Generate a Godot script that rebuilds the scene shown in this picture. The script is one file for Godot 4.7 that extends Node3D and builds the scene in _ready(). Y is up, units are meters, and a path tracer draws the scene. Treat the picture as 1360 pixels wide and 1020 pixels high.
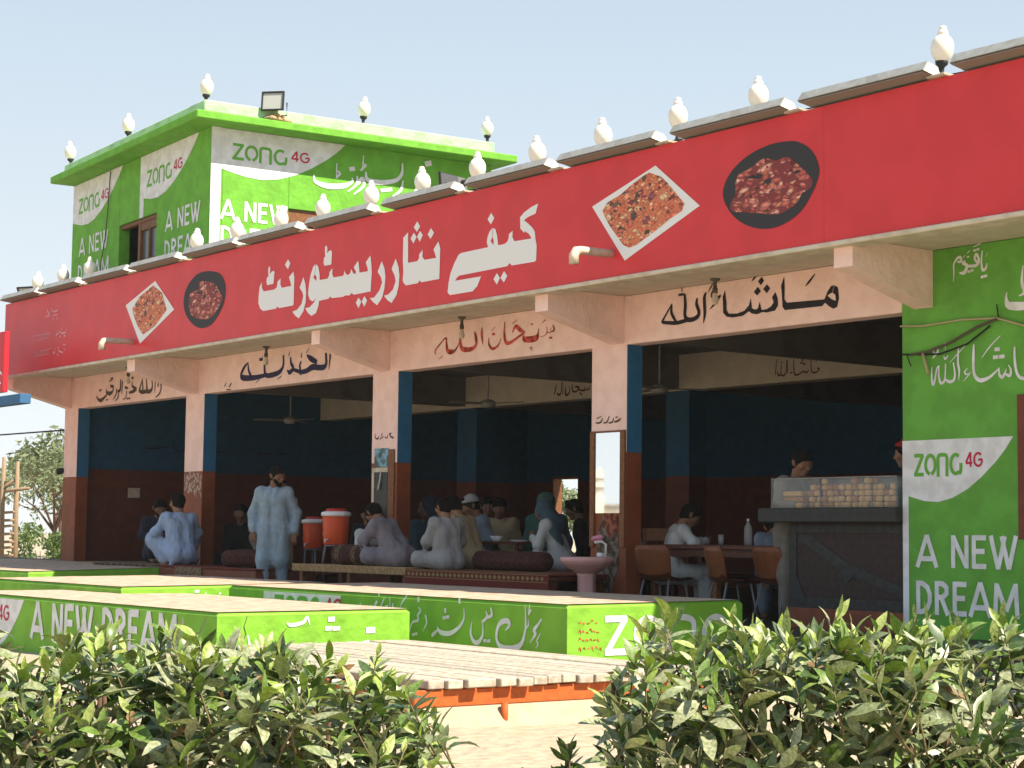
extends Node3D
# A roadside restaurant: facade along x with its outer column faces at z = 0, floor at y = 0.

const TOWER_AT := Vector3(-24.881, 0.0, 0.056)
const TOWER_X := Vector3(0.99763, 0.0, 0.06886)
const TOWER_Z := Vector3(-0.06886, 0.0, 0.99763)
const GROUND := -0.335
var M := {}
var rng := RandomNumberGenerator.new()
var used := {}

func _ready():
	rng.seed = 7
	setup_view()
	make_materials()
	build_ground()
	build_restaurant()
	build_tower()
	build_platforms()
	build_roof_fittings()
	build_furniture()
	build_people()
	build_surroundings()
	build_hedges()

func setup_view():
	var cam := Camera3D.new()
	cam.name = "camera"
	add_child(cam)
	var r := Vector3(0.602059, 0.011852, -0.798364)
	var u := Vector3(0.058806, 0.996516, 0.059141)
	var f := Vector3(-0.796283, 0.082555, -0.599265)
	cam.transform = Transform3D(Basis(r, u, -f), Vector3(0, 0.85, 13.0))
	cam.fov = 23.525
	cam.near = 0.05
	cam.far = 3000.0
	cam.current = true
	var sky_mat := ProceduralSkyMaterial.new()
	sky_mat.sky_top_color = Color(0.555, 0.675, 0.79)
	sky_mat.sky_horizon_color = Color(0.90, 0.92, 0.92)
	sky_mat.sky_curve = 0.22
	sky_mat.ground_bottom_color = Color(0.72, 0.66, 0.54)
	sky_mat.ground_horizon_color = Color(0.90, 0.91, 0.90)
	sky_mat.ground_curve = 0.05
	sky_mat.sun_angle_max = 1.0
	sky_mat.energy_multiplier = 0.62
	var sky := Sky.new()
	sky.sky_material = sky_mat
	var env := Environment.new()
	env.background_mode = Environment.BG_SKY
	env.sky = sky
	env.tonemap_mode = Environment.TONE_MAPPER_LINEAR
	env.tonemap_exposure = 2.05
	env.sdfgi_enabled = true
	env.ssao_enabled = true
	env.ssil_enabled = true
	env.fog_enabled = true
	env.fog_density = 0.0004
	env.fog_light_color = Color(0.93, 0.94, 0.94)
	var we := WorldEnvironment.new()
	we.name = "world"
	we.environment = env
	add_child(we)
	var sun := DirectionalLight3D.new()
	sun.name = "sun"
	sun.light_energy = 1.6
	sun.light_color = Color(1.0, 0.955, 0.88)
	sun.light_angular_distance = 0.5
	sun.shadow_enabled = true
	add_child(sun)
	sun.look_at_from_position(Vector3(0.75, 1.0, -0.275) * 10.0, Vector3.ZERO, Vector3.UP)

# ---------------------------------------------------------------- materials
func noise_tex(seed_, freq, oct, low, high, tint_low, tint_high, size = 256, stretch = 1.0, as_normal = false, bump = 4.0):
	var n := FastNoiseLite.new()
	n.seed = seed_
	n.noise_type = FastNoiseLite.TYPE_SIMPLEX_SMOOTH
	n.frequency = freq
	n.fractal_octaves = oct
	var g := n.get_seamless_image(size, size)
	if stretch != 1.0:
		g.resize(size, int(size * stretch), Image.INTERPOLATE_BILINEAR)
		g = g.get_region(Rect2i(0, 0, size, mini(size, int(size * stretch))))
	if as_normal:
		g.convert(Image.FORMAT_RGBA8)
		g.bump_map_to_normal_map(bump)
		return ImageTexture.create_from_image(g)
	g.convert(Image.FORMAT_L8)
	var src := g.get_data()
	var out := PackedByteArray()
	out.resize(src.size() * 3)
	var lut := []
	for k in 256:
		var t := smoothstep(low, high, k / 255.0)
		var c: Color = tint_low.lerp(tint_high, t)
		lut.append([int(c.r * 255), int(c.g * 255), int(c.b * 255)])
	for k in src.size():
		var c = lut[src[k]]
		out[k * 3] = c[0]
		out[k * 3 + 1] = c[1]
		out[k * 3 + 2] = c[2]
	return ImageTexture.create_from_image(Image.create_from_data(g.get_width(), g.get_height(), false, Image.FORMAT_RGB8, out))

func mat(called, r, g, b, rough = 0.8, tex = null, scale = 1.0, normal = null, nscale = 0.4):
	var m := StandardMaterial3D.new()
	m.albedo_color = Color(r, g, b).linear_to_srgb()
	m.roughness = rough
	m.metallic_specular = 0.35
	if tex != null:
		m.albedo_texture = tex
		m.uv1_triplanar = true
		m.uv1_world_triplanar = true
		m.uv1_scale = Vector3.ONE * scale
	if normal != null:
		m.normal_enabled = true
		m.normal_texture = normal
		m.normal_scale = nscale
		m.uv1_triplanar = true
		m.uv1_world_triplanar = true
		m.uv1_scale = Vector3.ONE * scale
	m.cull_mode = BaseMaterial3D.CULL_DISABLED
	M[called] = m
	return m

var T := {}
 
func make_materials():
	T.plaster = noise_tex(1, 0.012, 5, 0.25, 0.75, Color(0.93, 0.925, 0.915), Color(1, 1, 1), 512)
	T.plaster_n = noise_tex(2, 0.05, 4, 0, 1, Color.BLACK, Color.WHITE, 256, 1.0, true, 3.0)
	T.stain = noise_tex(3, 0.008, 6, 0.2, 0.62, Color(0.91, 0.89, 0.865), Color(1, 1, 1), 512)
	T.dust = noise_tex(4, 0.02, 5, 0.3, 0.7, Color(0.95, 0.93, 0.90), Color(1, 1, 1), 512)
	T.sand = noise_tex(5, 0.03, 5, 0.2, 0.8, Color(0.95, 0.94, 0.925), Color(1, 1, 1), 512)
	T.sand_n = noise_tex(6, 0.06, 5, 0, 1, Color.BLACK, Color.WHITE, 256, 1.0, true, 5.0)
	T.wood = noise_tex(7, 0.03, 5, 0.2, 0.8, Color(0.86, 0.84, 0.81), Color(1, 1, 1), 256, 0.25)
	T.cloth_n = noise_tex(8, 0.012, 3, 0, 1, Color.BLACK, Color.WHITE, 256, 1.0, true, 6.0)
	T.marble = noise_tex(9, 0.02, 6, 0.25, 0.75, Color(0.88, 0.87, 0.87), Color(1, 1, 1), 256)
	T.metal = noise_tex(10, 0.02, 5, 0.3, 0.7, Color(0.88, 0.87, 0.85), Color(1, 1, 1), 256)
	T.faint = noise_tex(16, 0.012, 5, 0.25, 0.75, Color(0.965, 0.96, 0.955), Color(1, 1, 1), 512)
	T.worn = noise_tex(17, 0.015, 6, 0.3, 0.62, Color(0.91, 0.885, 0.86), Color(1, 1, 1), 512)
	T.ripple_n = noise_tex(15, 0.012, 2, 0, 1, Color.BLACK, Color.WHITE, 256, 1.0, true, 2.0)
	T.leaf = noise_tex(14, 0.03, 5, 0.3, 0.72, Color(0.72, 0.76, 0.62), Color(1, 1, 1), 256)
	T.grime = noise_tex(11, 0.010, 6, 0.25, 0.7, Color(0.62, 0.55, 0.48), Color(1, 1, 1), 512)
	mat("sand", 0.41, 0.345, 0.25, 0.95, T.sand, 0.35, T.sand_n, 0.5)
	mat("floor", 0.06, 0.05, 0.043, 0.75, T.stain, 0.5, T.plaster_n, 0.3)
	mat("red_sign", 0.65, 0.040, 0.046, 0.38, T.faint, 0.22, T.ripple_n, 0.25)
	mat("cream", 0.62, 0.55, 0.44, 0.85, T.stain, 0.6, T.plaster_n, 0.4)
	mat("pink", 0.90, 0.65, 0.585, 0.85, T.faint, 0.5, T.plaster_n, 0.35)
	mat("pink_worn", 0.50, 0.33, 0.28, 0.9, T.grime, 2.2, T.plaster_n, 0.6)
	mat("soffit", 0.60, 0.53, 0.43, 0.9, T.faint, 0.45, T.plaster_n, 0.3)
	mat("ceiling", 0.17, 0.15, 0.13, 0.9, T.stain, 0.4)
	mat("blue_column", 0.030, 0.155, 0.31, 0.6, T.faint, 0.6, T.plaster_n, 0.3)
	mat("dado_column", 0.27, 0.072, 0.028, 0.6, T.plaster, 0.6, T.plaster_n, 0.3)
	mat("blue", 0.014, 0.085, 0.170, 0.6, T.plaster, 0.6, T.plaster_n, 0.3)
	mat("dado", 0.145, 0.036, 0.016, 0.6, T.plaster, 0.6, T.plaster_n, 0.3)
	mat("green", 0.15, 0.42, 0.040, 0.75, T.plaster, 0.45, T.plaster_n, 0.35)
	mat("green_platform", 0.20, 0.45, 0.038, 0.7, T.plaster, 0.45, T.plaster_n, 0.35)
	mat("green_dull", 0.135, 0.39, 0.055, 0.75, T.plaster, 0.45, T.plaster_n, 0.35)
	mat("mint", 0.40, 0.63, 0.38, 0.85, T.stain, 0.5, T.plaster_n, 0.4)
	mat("white_paint", 0.76, 0.76, 0.78, 0.7, T.plaster, 0.7)
	mat("sign_white", 0.78, 0.77, 0.76, 0.5)
	mat("zong_green", 0.13, 0.38, 0.045, 0.6)
	mat("zong_red", 0.50, 0.02, 0.07, 0.6)
	mat("ink_black", 0.018, 0.015, 0.018, 0.7)
	mat("ink_red", 0.58, 0.085, 0.055, 0.75, T.grime, 1.5)
	mat("ink_navy", 0.022, 0.018, 0.060, 0.7)
	mat("ink_faded", 0.085, 0.060, 0.048, 0.8)
	mat("ink_maroon", 0.11, 0.02, 0.02, 0.8)
	mat("phone_ink", 0.74, 0.42, 0.42, 0.7)
	mat("cement_top", 0.50, 0.372, 0.28, 0.9, T.worn, 0.55, T.plaster_n, 0.4)
	mat("globe", 0.82, 0.76, 0.66, 0.35)
	M.globe.subsurf_scatter_enabled = true
	M.globe.subsurf_scatter_strength = 0.15
	mat("iron", 0.025, 0.024, 0.024, 0.5)
	mat("grey_metal", 0.33, 0.33, 0.32, 0.6, T.metal, 1.2)
	mat("under_metal", 0.24, 0.22, 0.19, 0.7)
	mat("end_white", 0.72, 0.70, 0.66, 0.6)
	mat("concrete", 0.46, 0.37, 0.29, 0.9, T.stain, 1.5)
	mat("pvc", 0.62, 0.53, 0.42, 0.6, T.stain, 1.5)
	mat("wood_frame", 0.22, 0.095, 0.04, 0.6, T.wood, 2.0)
	mat("wood_raw", 0.40, 0.245, 0.12, 0.8, T.wood, 1.6, T.plaster_n, 0.4)
	mat("plank_a", 0.50, 0.435, 0.355, 0.9, T.wood, 1.3, T.plaster_n, 0.5)
	mat("plank_b", 0.46, 0.405, 0.34, 0.9, T.wood, 1.7, T.plaster_n, 0.5)
	mat("plank_c", 0.53, 0.465, 0.385, 0.9, T.wood, 1.1, T.plaster_n, 0.5)
	mat("orange_paint", 0.46, 0.105, 0.024, 0.6, T.dust, 1.2)
	mat("shutter_brown", 0.17, 0.045, 0.028, 0.6, T.plaster, 1.0)
	mat("pane_grey", 0.10, 0.115, 0.12, 0.12)
	mat("dark", 0.012, 0.012, 0.013, 0.9)
	var g: StandardMaterial3D = mat("glass", 0.85, 0.92, 0.92, 0.03)
	g.transparency = BaseMaterial3D.TRANSPARENCY_ALPHA
	g.albedo_color.a = 0.05
	g.metallic_specular = 0.3
	var gc: StandardMaterial3D = mat("glass_cloud", 0.75, 0.78, 0.78, 0.1)
	gc.transparency = BaseMaterial3D.TRANSPARENCY_ALPHA
	gc.albedo_color.a = 0.22
	var mir: StandardMaterial3D = mat("mirror", 0.9, 0.92, 0.92, 0.02)
	mir.metallic = 1.0
	mat("dark_glass", 0.02, 0.022, 0.022, 0.25, T.stain, 2.0)
	mat("basin_pink", 0.62, 0.34, 0.32, 0.35)
	mat("cooler_orange", 0.62, 0.085, 0.025, 0.4)
	mat("plastic_white", 0.72, 0.72, 0.72, 0.4)
	mat("cooler_red", 0.45, 0.04, 0.025, 0.4)
	mat("stand_grey", 0.16, 0.16, 0.17, 0.5)
	mat("granite", 0.040, 0.041, 0.039, 0.6, T.marble, 2.0)
	mat("granite_red", 0.042, 0.026, 0.023, 0.6, T.marble, 2.5)
	mat("plinth", 0.24, 0.075, 0.042, 0.8, T.plaster, 1.0)
	mat("bun", 0.52, 0.31, 0.12, 0.8, T.sand, 6.0)
	mat("bun_dark", 0.34, 0.15, 0.055, 0.8, T.sand, 6.0)
	mat("chair_brown", 0.17, 0.055, 0.021, 0.4, T.stain, 1.5)
	mat("table_wood", 0.12, 0.04, 0.022, 0.45, T.wood, 2.0)
	mat("rug_red", 0.16, 0.028, 0.022, 0.95, T.cloth_base if T.has("cloth_base") else T.dust, 3.0)
	mat("rug_gold", 0.26, 0.19, 0.075, 0.95)
	mat("rug_tan", 0.24, 0.17, 0.11, 0.95, T.grime, 4.0)
	mat("cushion", 0.085, 0.032, 0.026, 0.95, T.grime, 4.0)
	mat("cushion_tan", 0.17, 0.11, 0.075, 0.95, T.grime, 4.0)
	mat("blue_slab", 0.04, 0.13, 0.27, 0.7)
	mat("twig", 0.36, 0.26, 0.17, 0.9, T.wood, 3.0)
	mat("bark", 0.13, 0.075, 0.05, 0.9, T.wood, 6.0)
	mat("cable", 0.10, 0.085, 0.06, 0.8)
	mat("cable_dark", 0.02, 0.02, 0.02, 0.8)
	mat("conduit", 0.42, 0.36, 0.20, 0.7)
	mat("stone_far", 0.50, 0.46, 0.38, 0.9, T.stain, 0.2)
	mat("poster_blue", 0.20, 0.40, 0.52, 0.7, T.grime, 1.2)
	mat("render_grey", 0.20, 0.175, 0.145, 0.95, T.grime, 1.5, T.sand_n, 0.8)
	mat("brick_patch", 0.30, 0.10, 0.06, 0.9, T.grime, 2.0)

# ---------------------------------------------------------------- scene helpers
func numbered(called):
	used[called] = used.get(called, -1) + 1
	return called if used[called] == 0 else "%s_%03d" % [called, used[called]]

func thing(called, label, category, at = Vector3.ZERO, turn = 0.0, group = ""):
	var o := Node3D.new()
	o.name = numbered(called)
	add_child(o)
	o.position = at
	o.rotation.y = turn
	tag(o, label, category, group)
	return o

func tag(o, label, category, group = ""):
	o.set_meta("label", label)
	o.set_meta("category", category)
	if group != "":
		o.set_meta("group", group)

func new_st() -> SurfaceTool:
	var st := SurfaceTool.new()
	st.begin(Mesh.PRIMITIVE_TRIANGLES)
	st.set_smooth_group(-1)
	return st

func obj(called, st, m, parent = self):
	var mi := MeshInstance3D.new()
	if st is Mesh:
		mi.mesh = st
	else:
		st.generate_normals()
		mi.mesh = st.commit()
	mi.material_override = m
	mi.name = numbered(called) if parent == self else called
	parent.add_child(mi, true)
	return mi

func tri(st, a, b, c):
	st.add_vertex(a)
	st.add_vertex(b)
	st.add_vertex(c)

func quad(st, a, b, c, d):
	tri(st, a, b, c)
	tri(st, a, c, d)

# box between two corners with chamfered edges, optionally turned by a transform
func bx(st, lo: Vector3, hi: Vector3, bev = 0.0, xf = Transform3D.IDENTITY):
	var c := (lo + hi) * 0.5
	var h := (hi - lo) * 0.5
	h = h.abs()
	if bev <= 0.0:
		var p := []
		for i in 8:
			p.append(xf * (c + Vector3(h.x if i & 1 else -h.x, h.y if i & 2 else -h.y, h.z if i & 4 else -h.z)))
		for f in [[0, 1, 3, 2], [5, 4, 6, 7], [4, 0, 2, 6], [1, 5, 7, 3], [2, 3, 7, 6], [4, 5, 1, 0]]:
			quad(st, p[f[3]], p[f[2]], p[f[1]], p[f[0]])
		return
	bev = minf(bev, minf(h.x, minf(h.y, h.z)) * 0.9)
	var q := func(sx, sy, sz, ax):
		var v := Vector3(sx * h.x, sy * h.y, sz * h.z)
		if ax != 0: v.x -= sx * bev
		if ax != 1: v.y -= sy * bev
		if ax != 2: v.z -= sz * bev
		return xf * (c + v)
	for ax in 3:
		for s in [-1, 1]:
			var e := []
			for t in [[-1, -1], [1, -1], [1, 1], [-1, 1]]:
				var sg := [0, 0, 0]
				sg[ax] = s
				sg[(ax + 1) % 3] = t[0]
				sg[(ax + 2) % 3] = t[1]
				e.append(q.call(sg[0], sg[1], sg[2], ax))
			if s < 0: quad(st, e[0], e[1], e[2], e[3])
			else: quad(st, e[3], e[2], e[1], e[0])
	for ax in 3:
		var b := (ax + 1) % 3
		var d := (ax + 2) % 3
		for sb in [-1, 1]:
			for sd in [-1, 1]:
				var s0 := [0, 0, 0]
				s0[b] = sb
				s0[d] = sd
				var s1 := s0.duplicate()
				s0[ax] = -1
				s1[ax] = 1
				var a0 = q.call(s0[0], s0[1], s0[2], b)
				var a1 = q.call(s1[0], s1[1], s1[2], b)
				var a2 = q.call(s1[0], s1[1], s1[2], d)
				var a3 = q.call(s0[0], s0[1], s0[2], d)
				if sb * sd > 0: quad(st, a3, a2, a1, a0)
				else: quad(st, a0, a1, a2, a3)
	for sx in [-1, 1]:
		for sy in [-1, 1]:
			for sz in [-1, 1]:
				var a = q.call(sx, sy, sz, 0)
				var b2 = q.call(sx, sy, sz, 1)
				var c2 = q.call(sx, sy, sz, 2)
				if sx * sy * sz > 0: tri(st, c2, b2, a)
				else: tri(st, a, b2, c2)

func box(called, lo, hi, m, parent, bev = 0.0, xf = Transform3D.IDENTITY):
	var st = new_st()
	bx(st, lo, hi, bev, xf)
	return obj(called, st, m, parent)

# extrude a polygon given in the (z, y) plane along x
func prism_x(st, pts, x0, x1):
	var n: int = pts.size()
	var idx := Geometry2D.triangulate_polygon(PackedVector2Array(pts))
	var k := 0
	while k + 2 < idx.size():
		var a: Vector2 = pts[idx[k]]
		var b: Vector2 = pts[idx[k + 1]]
		var c: Vector2 = pts[idx[k + 2]]
		tri(st, Vector3(x0, a.y, a.x), Vector3(x0, b.y, b.x), Vector3(x0, c.y, c.x))
		tri(st, Vector3(x1, c.y, c.x), Vector3(x1, b.y, b.x), Vector3(x1, a.y, a.x))
		k += 3
	for i in n:
		var a: Vector2 = pts[i]
		var b: Vector2 = pts[(i + 1) % n]
		quad(st, Vector3(x0, a.y, a.x), Vector3(x1, a.y, a.x), Vector3(x1, b.y, b.x), Vector3(x0, b.y, b.x))

func lathe(st, prof, sides = 16, at = Vector3.ZERO, xf = Transform3D.IDENTITY):
	st.set_smooth_group(0)
	for i in prof.size() - 1:
		var p: Vector2 = prof[i]
		var q: Vector2 = prof[i + 1]
		for s in sides:
			var a = TAU * s / sides
			var b = TAU * (s + 1) / sides
			var p0 = xf * (at + Vector3(cos(a) * p.x, p.y, sin(a) * p.x))
			var p1 = xf * (at + Vector3(cos(b) * p.x, p.y, sin(b) * p.x))
			var q0 = xf * (at + Vector3(cos(a) * q.x, q.y, sin(a) * q.x))
			var q1 = xf * (at + Vector3(cos(b) * q.x, q.y, sin(b) * q.x))
			if p.x > 0.0001: tri(st, p0, p1, q1)
			if q.x > 0.0001: tri(st, p0, q1, q0)
	st.set_smooth_group(-1)

func tube(st, pts, radii, sides = 8):
	st.set_smooth_group(0)
	var rings := []
	var ref := Vector3(0.13, 0.97, 0.21)
	for i in pts.size():
		var d: Vector3 = (pts[mini(i + 1, pts.size() - 1)] - pts[maxi(i - 1, 0)]).normalized()
		var a := d.cross(ref)
		if a.length() < 0.1: a = d.cross(Vector3(1, 0.1, 0.3))
		a = a.normalized()
		var b := d.cross(a)
		var rr: float = radii[i] if radii is Array else radii
		var ring := []
		for s in sides:
			var t = TAU * s / sides
			ring.append(pts[i] + (a * cos(t) + b * sin(t)) * rr)
		rings.append(ring)
	for i in pts.size() - 1:
		for s in sides:
			var n = (s + 1) % sides
			quad(st, rings[i][s], rings[i + 1][s], rings[i + 1][n], rings[i][n])
	for s in sides:
		var n = (s + 1) % sides
		tri(st, pts[0], rings[0][s], rings[0][n])
		tri(st, pts[-1], rings[-1][n], rings[-1][s])
	st.set_smooth_group(-1)

# ---------------------------------------------------------------- paint on walls
class Face:
	var o: Vector3
	var u: Vector3
	var v := Vector3.UP
	var n: Vector3
	func _init(o_, u_, n_):
		o = o_
		u = u_
		n = n_
	func at(x, y, h):
		return o + u * x + v * y + n * h

func face_z(z): return Face.new(Vector3(0, 0, z), Vector3.RIGHT, Vector3.BACK)
func face_x(x): return Face.new(Vector3(x, 0, 0), Vector3.FORWARD, Vector3.RIGHT)

func paint_polys(st, f: Face, polys, h = 0.004):
	var step := 0.0
	for p in polys:
		var pts := PackedVector2Array()
		for i in p.size() / 2:
			pts.append(Vector2(p[i * 2], p[i * 2 + 1]))
		var idx := Geometry2D.triangulate_polygon(pts)
		if idx.is_empty(): print("untriangulated polygon of ", pts.size())
		var k := 0
		while k + 2 < idx.size():
			var a := pts[idx[k]]
			var b := pts[idx[k + 1]]
			var c := pts[idx[k + 2]]
			if (b - a).cross(c - a) > 0:
				var w := b
				b = c
				c = w
			tri(st, f.at(a.x, a.y, h + step), f.at(b.x, b.y, h + step), f.at(c.x, c.y, h + step))
			k += 3
		step += 0.0002

func cr(a, b, c, d, t):
	return 0.5 * ((2.0 * b) + (c - a) * t + (2.0 * a - 5.0 * b + 4.0 * c - d) * t * t + (3.0 * b - a - 3.0 * c + d) * t * t * t)

# brush strokes: flat lists of x, y, width
func paint_strokes(st, f: Face, strokes, h = 0.004):
	var step := 0.0
	for s in strokes:
		var n: int = s.size() / 3
		var pts := []
		for i in n - 1:
			var parts := 5 if n > 2 else 1
			for j in parts + (1 if i == n - 2 else 0):
				var t := float(j) / parts
				var v := []
				for k in 3:
					v.append(cr(s[maxi(i - 1, 0) * 3 + k], s[i * 3 + k], s[(i + 1) * 3 + k], s[mini(i + 2, n - 1) * 3 + k], t))
				pts.append(v)
		var prev := []
		for i in pts.size():
			var a = pts[maxi(i - 1, 0)]
			var b = pts[mini(i + 1, pts.size() - 1)]
			var d := Vector2(b[0] - a[0], b[1] - a[1])
			if d.length() < 1e-6: d = Vector2.RIGHT
			d = d.normalized()
			var w: float = maxf(pts[i][2], 0.002) * 0.5
			var ext := Vector2.ZERO
			if i == 0: ext = -d * w * 0.5
			if i == pts.size() - 1: ext = d * w * 0.5
			var c := Vector2(pts[i][0], pts[i][1]) + ext
			var l = f.at(c.x - d.y * w, c.y + d.x * w, h + step)
			var r = f.at(c.x + d.y * w, c.y - d.x * w, h + step)
			if not prev.is_empty(): quad(st, prev[0], l, r, prev[1])
			prev = [l, r]
		step += 0.0003

const LETTERS := {
	"A": [0.78, [[0, 0, 0.39, 1], [0.39, 1, 0.78, 0], [0.17, 0.27, 0.61, 0.27]]],
	"N": [0.66, [[0.07, 0, 0.07, 1], [0.07, 0.97, 0.59, 0.03], [0.59, 0, 0.59, 1]]],
	"E": [0.54, [[0.07, 0, 0.07, 1], [0.07, 0.93, 0.54, 0.93], [0.07, 0.52, 0.48, 0.52], [0.07, 0.07, 0.54, 0.07]]],
	"W": [1.0, [[0.03, 1, 0.30, 0], [0.30, 0, 0.56, 0.98], [0.44, 0.98, 0.70, 0], [0.70, 0, 0.97, 1]]],
	"D": [0.62, [[0.07, 0, 0.07, 1], [0.07, 0.93, 0.26, 0.92], [0.24, 0.93, 0.46, 0.80], [0.44, 0.83, 0.55, 0.60], [0.545, 0.65, 0.545, 0.35], [0.55, 0.40, 0.44, 0.17], [0.46, 0.20, 0.24, 0.07], [0.26, 0.08, 0.07, 0.07]]],
	"R": [0.58, [[0.07, 0, 0.07, 1], [0.07, 0.93, 0.32, 0.93], [0.29, 0.935, 0.47, 0.82], [0.46, 0.86, 0.47, 0.60], [0.47, 0.65, 0.30, 0.52], [0.34, 0.53, 0.07, 0.52], [0.26, 0.52, 0.52, 0]]],
	"M": [0.92, [[0.04, 0, 0.10, 1], [0.10, 0.97, 0.46, 0.2], [0.46, 0.2, 0.82, 0.97], [0.82, 1, 0.88, 0]]],
	" ": [0.30, []],
}
func paint_bars(st, f: Face, bars, x, y, sx, sy, w, h):
	for b in bars:
		var a := Vector2(x + b[0] * sx, y + b[1] * sy)
		var c := Vector2(x + b[2] * sx, y + b[3] * sy)
		var d := (c - a).normalized()
		var n = Vector2(-d.y, d.x) * w * 0.5
		quad(st, f.at(a.x + n.x, a.y + n.y, h), f.at(c.x + n.x, c.y + n.y, h), f.at(c.x - n.x, c.y - n.y, h), f.at(a.x - n.x, a.y - n.y, h))
		h += 0.0003

# the four letters of the phone company and its 4G mark, as constant-width strokes
func arc_pts(cx, cy, rx, ry, a0, a1, w, n = 12):
	var o := []
	for i in n + 1:
		var a := deg_to_rad(lerpf(a0, a1, float(i) / n))
		o.append_array([cx + cos(a) * rx, cy + sin(a) * ry, w])
	return o

func paint_zong(f: Face, x, y, width, height, parent, h = 0.006, mark = true):
	var w: float = height * 0.17
	var ux: float = width / 3.95
	var st = new_st()
	paint_bars(st, f, [[0.02, 0.93, 0.80, 0.93], [0.76, 0.95, 0.08, 0.05], [0.0, 0.07, 0.82, 0.07]], x, y, ux, height, w, h)
	obj("logo_letter", st, M.zong_green, parent)
	st = new_st()
	var ox: float = x + ux * 1.38
	paint_strokes(st, f, [arc_pts(ox, y + height * 0.5, ux * 0.40, height * 0.42, -72, 252, w)], h)
	obj("logo_letter", st, M.zong_green, parent)
	st = new_st()
	var nx: float = x + ux * 2.02
	var ny: float = y
	paint_strokes(st, f, [[nx, ny, w, nx, ny + height * 0.55, w, nx, ny + height * 0.8, w, nx + ux * 0.12, ny + height * 0.92, w, nx + ux * 0.4, ny + height * 0.93, w, nx + ux * 0.66, ny + height * 0.90, w, nx + ux * 0.74, ny + height * 0.75, w, nx + ux * 0.74, ny + height * 0.4, w, nx + ux * 0.74, ny, w]], h)
	obj("logo_letter", st, M.zong_green, parent)
	st = new_st()
	var gx: float = x + ux * 3.48
	paint_strokes(st, f, [arc_pts(gx, y + height * 0.5, ux * 0.40, height * 0.42, 60, 300, w) + [gx + ux * 0.36, y + height * 0.12, w, gx + ux * 0.42, y + height * 0.3, w, gx + ux * 0.42, y + height * 0.5, w]], h)
	obj("logo_letter", st, M.zong_green, parent)
	if not mark: return
	st = new_st()
	var s: float = height * 0.62
	var rx: float = x + width + ux * 0.35
	var ry: float = y + height * 0.36
	var vx: float = ux * 0.62
	paint_bars(st, f, [[0.62, 0, 0.62, 1.05], [0.60, 1.02, 0.02, 0.3], [0, 0.27, 0.85, 0.27]], rx, ry, vx, s, s * 0.17, h)
	obj("mark_letter", st, M.zong_red, parent)
	st = new_st()
	paint_strokes(st, f, [arc_pts(rx + vx * 1.62, ry + s * 0.5, vx * 0.52, s * 0.45, 50, 320, s * 0.17) + [rx + vx * 2.1, ry + s * 0.48, s * 0.17, rx + vx * 1.7, ry + s * 0.48, s * 0.17]], h + 0.001)
	obj("mark_letter", st, M.zong_red, parent)

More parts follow.
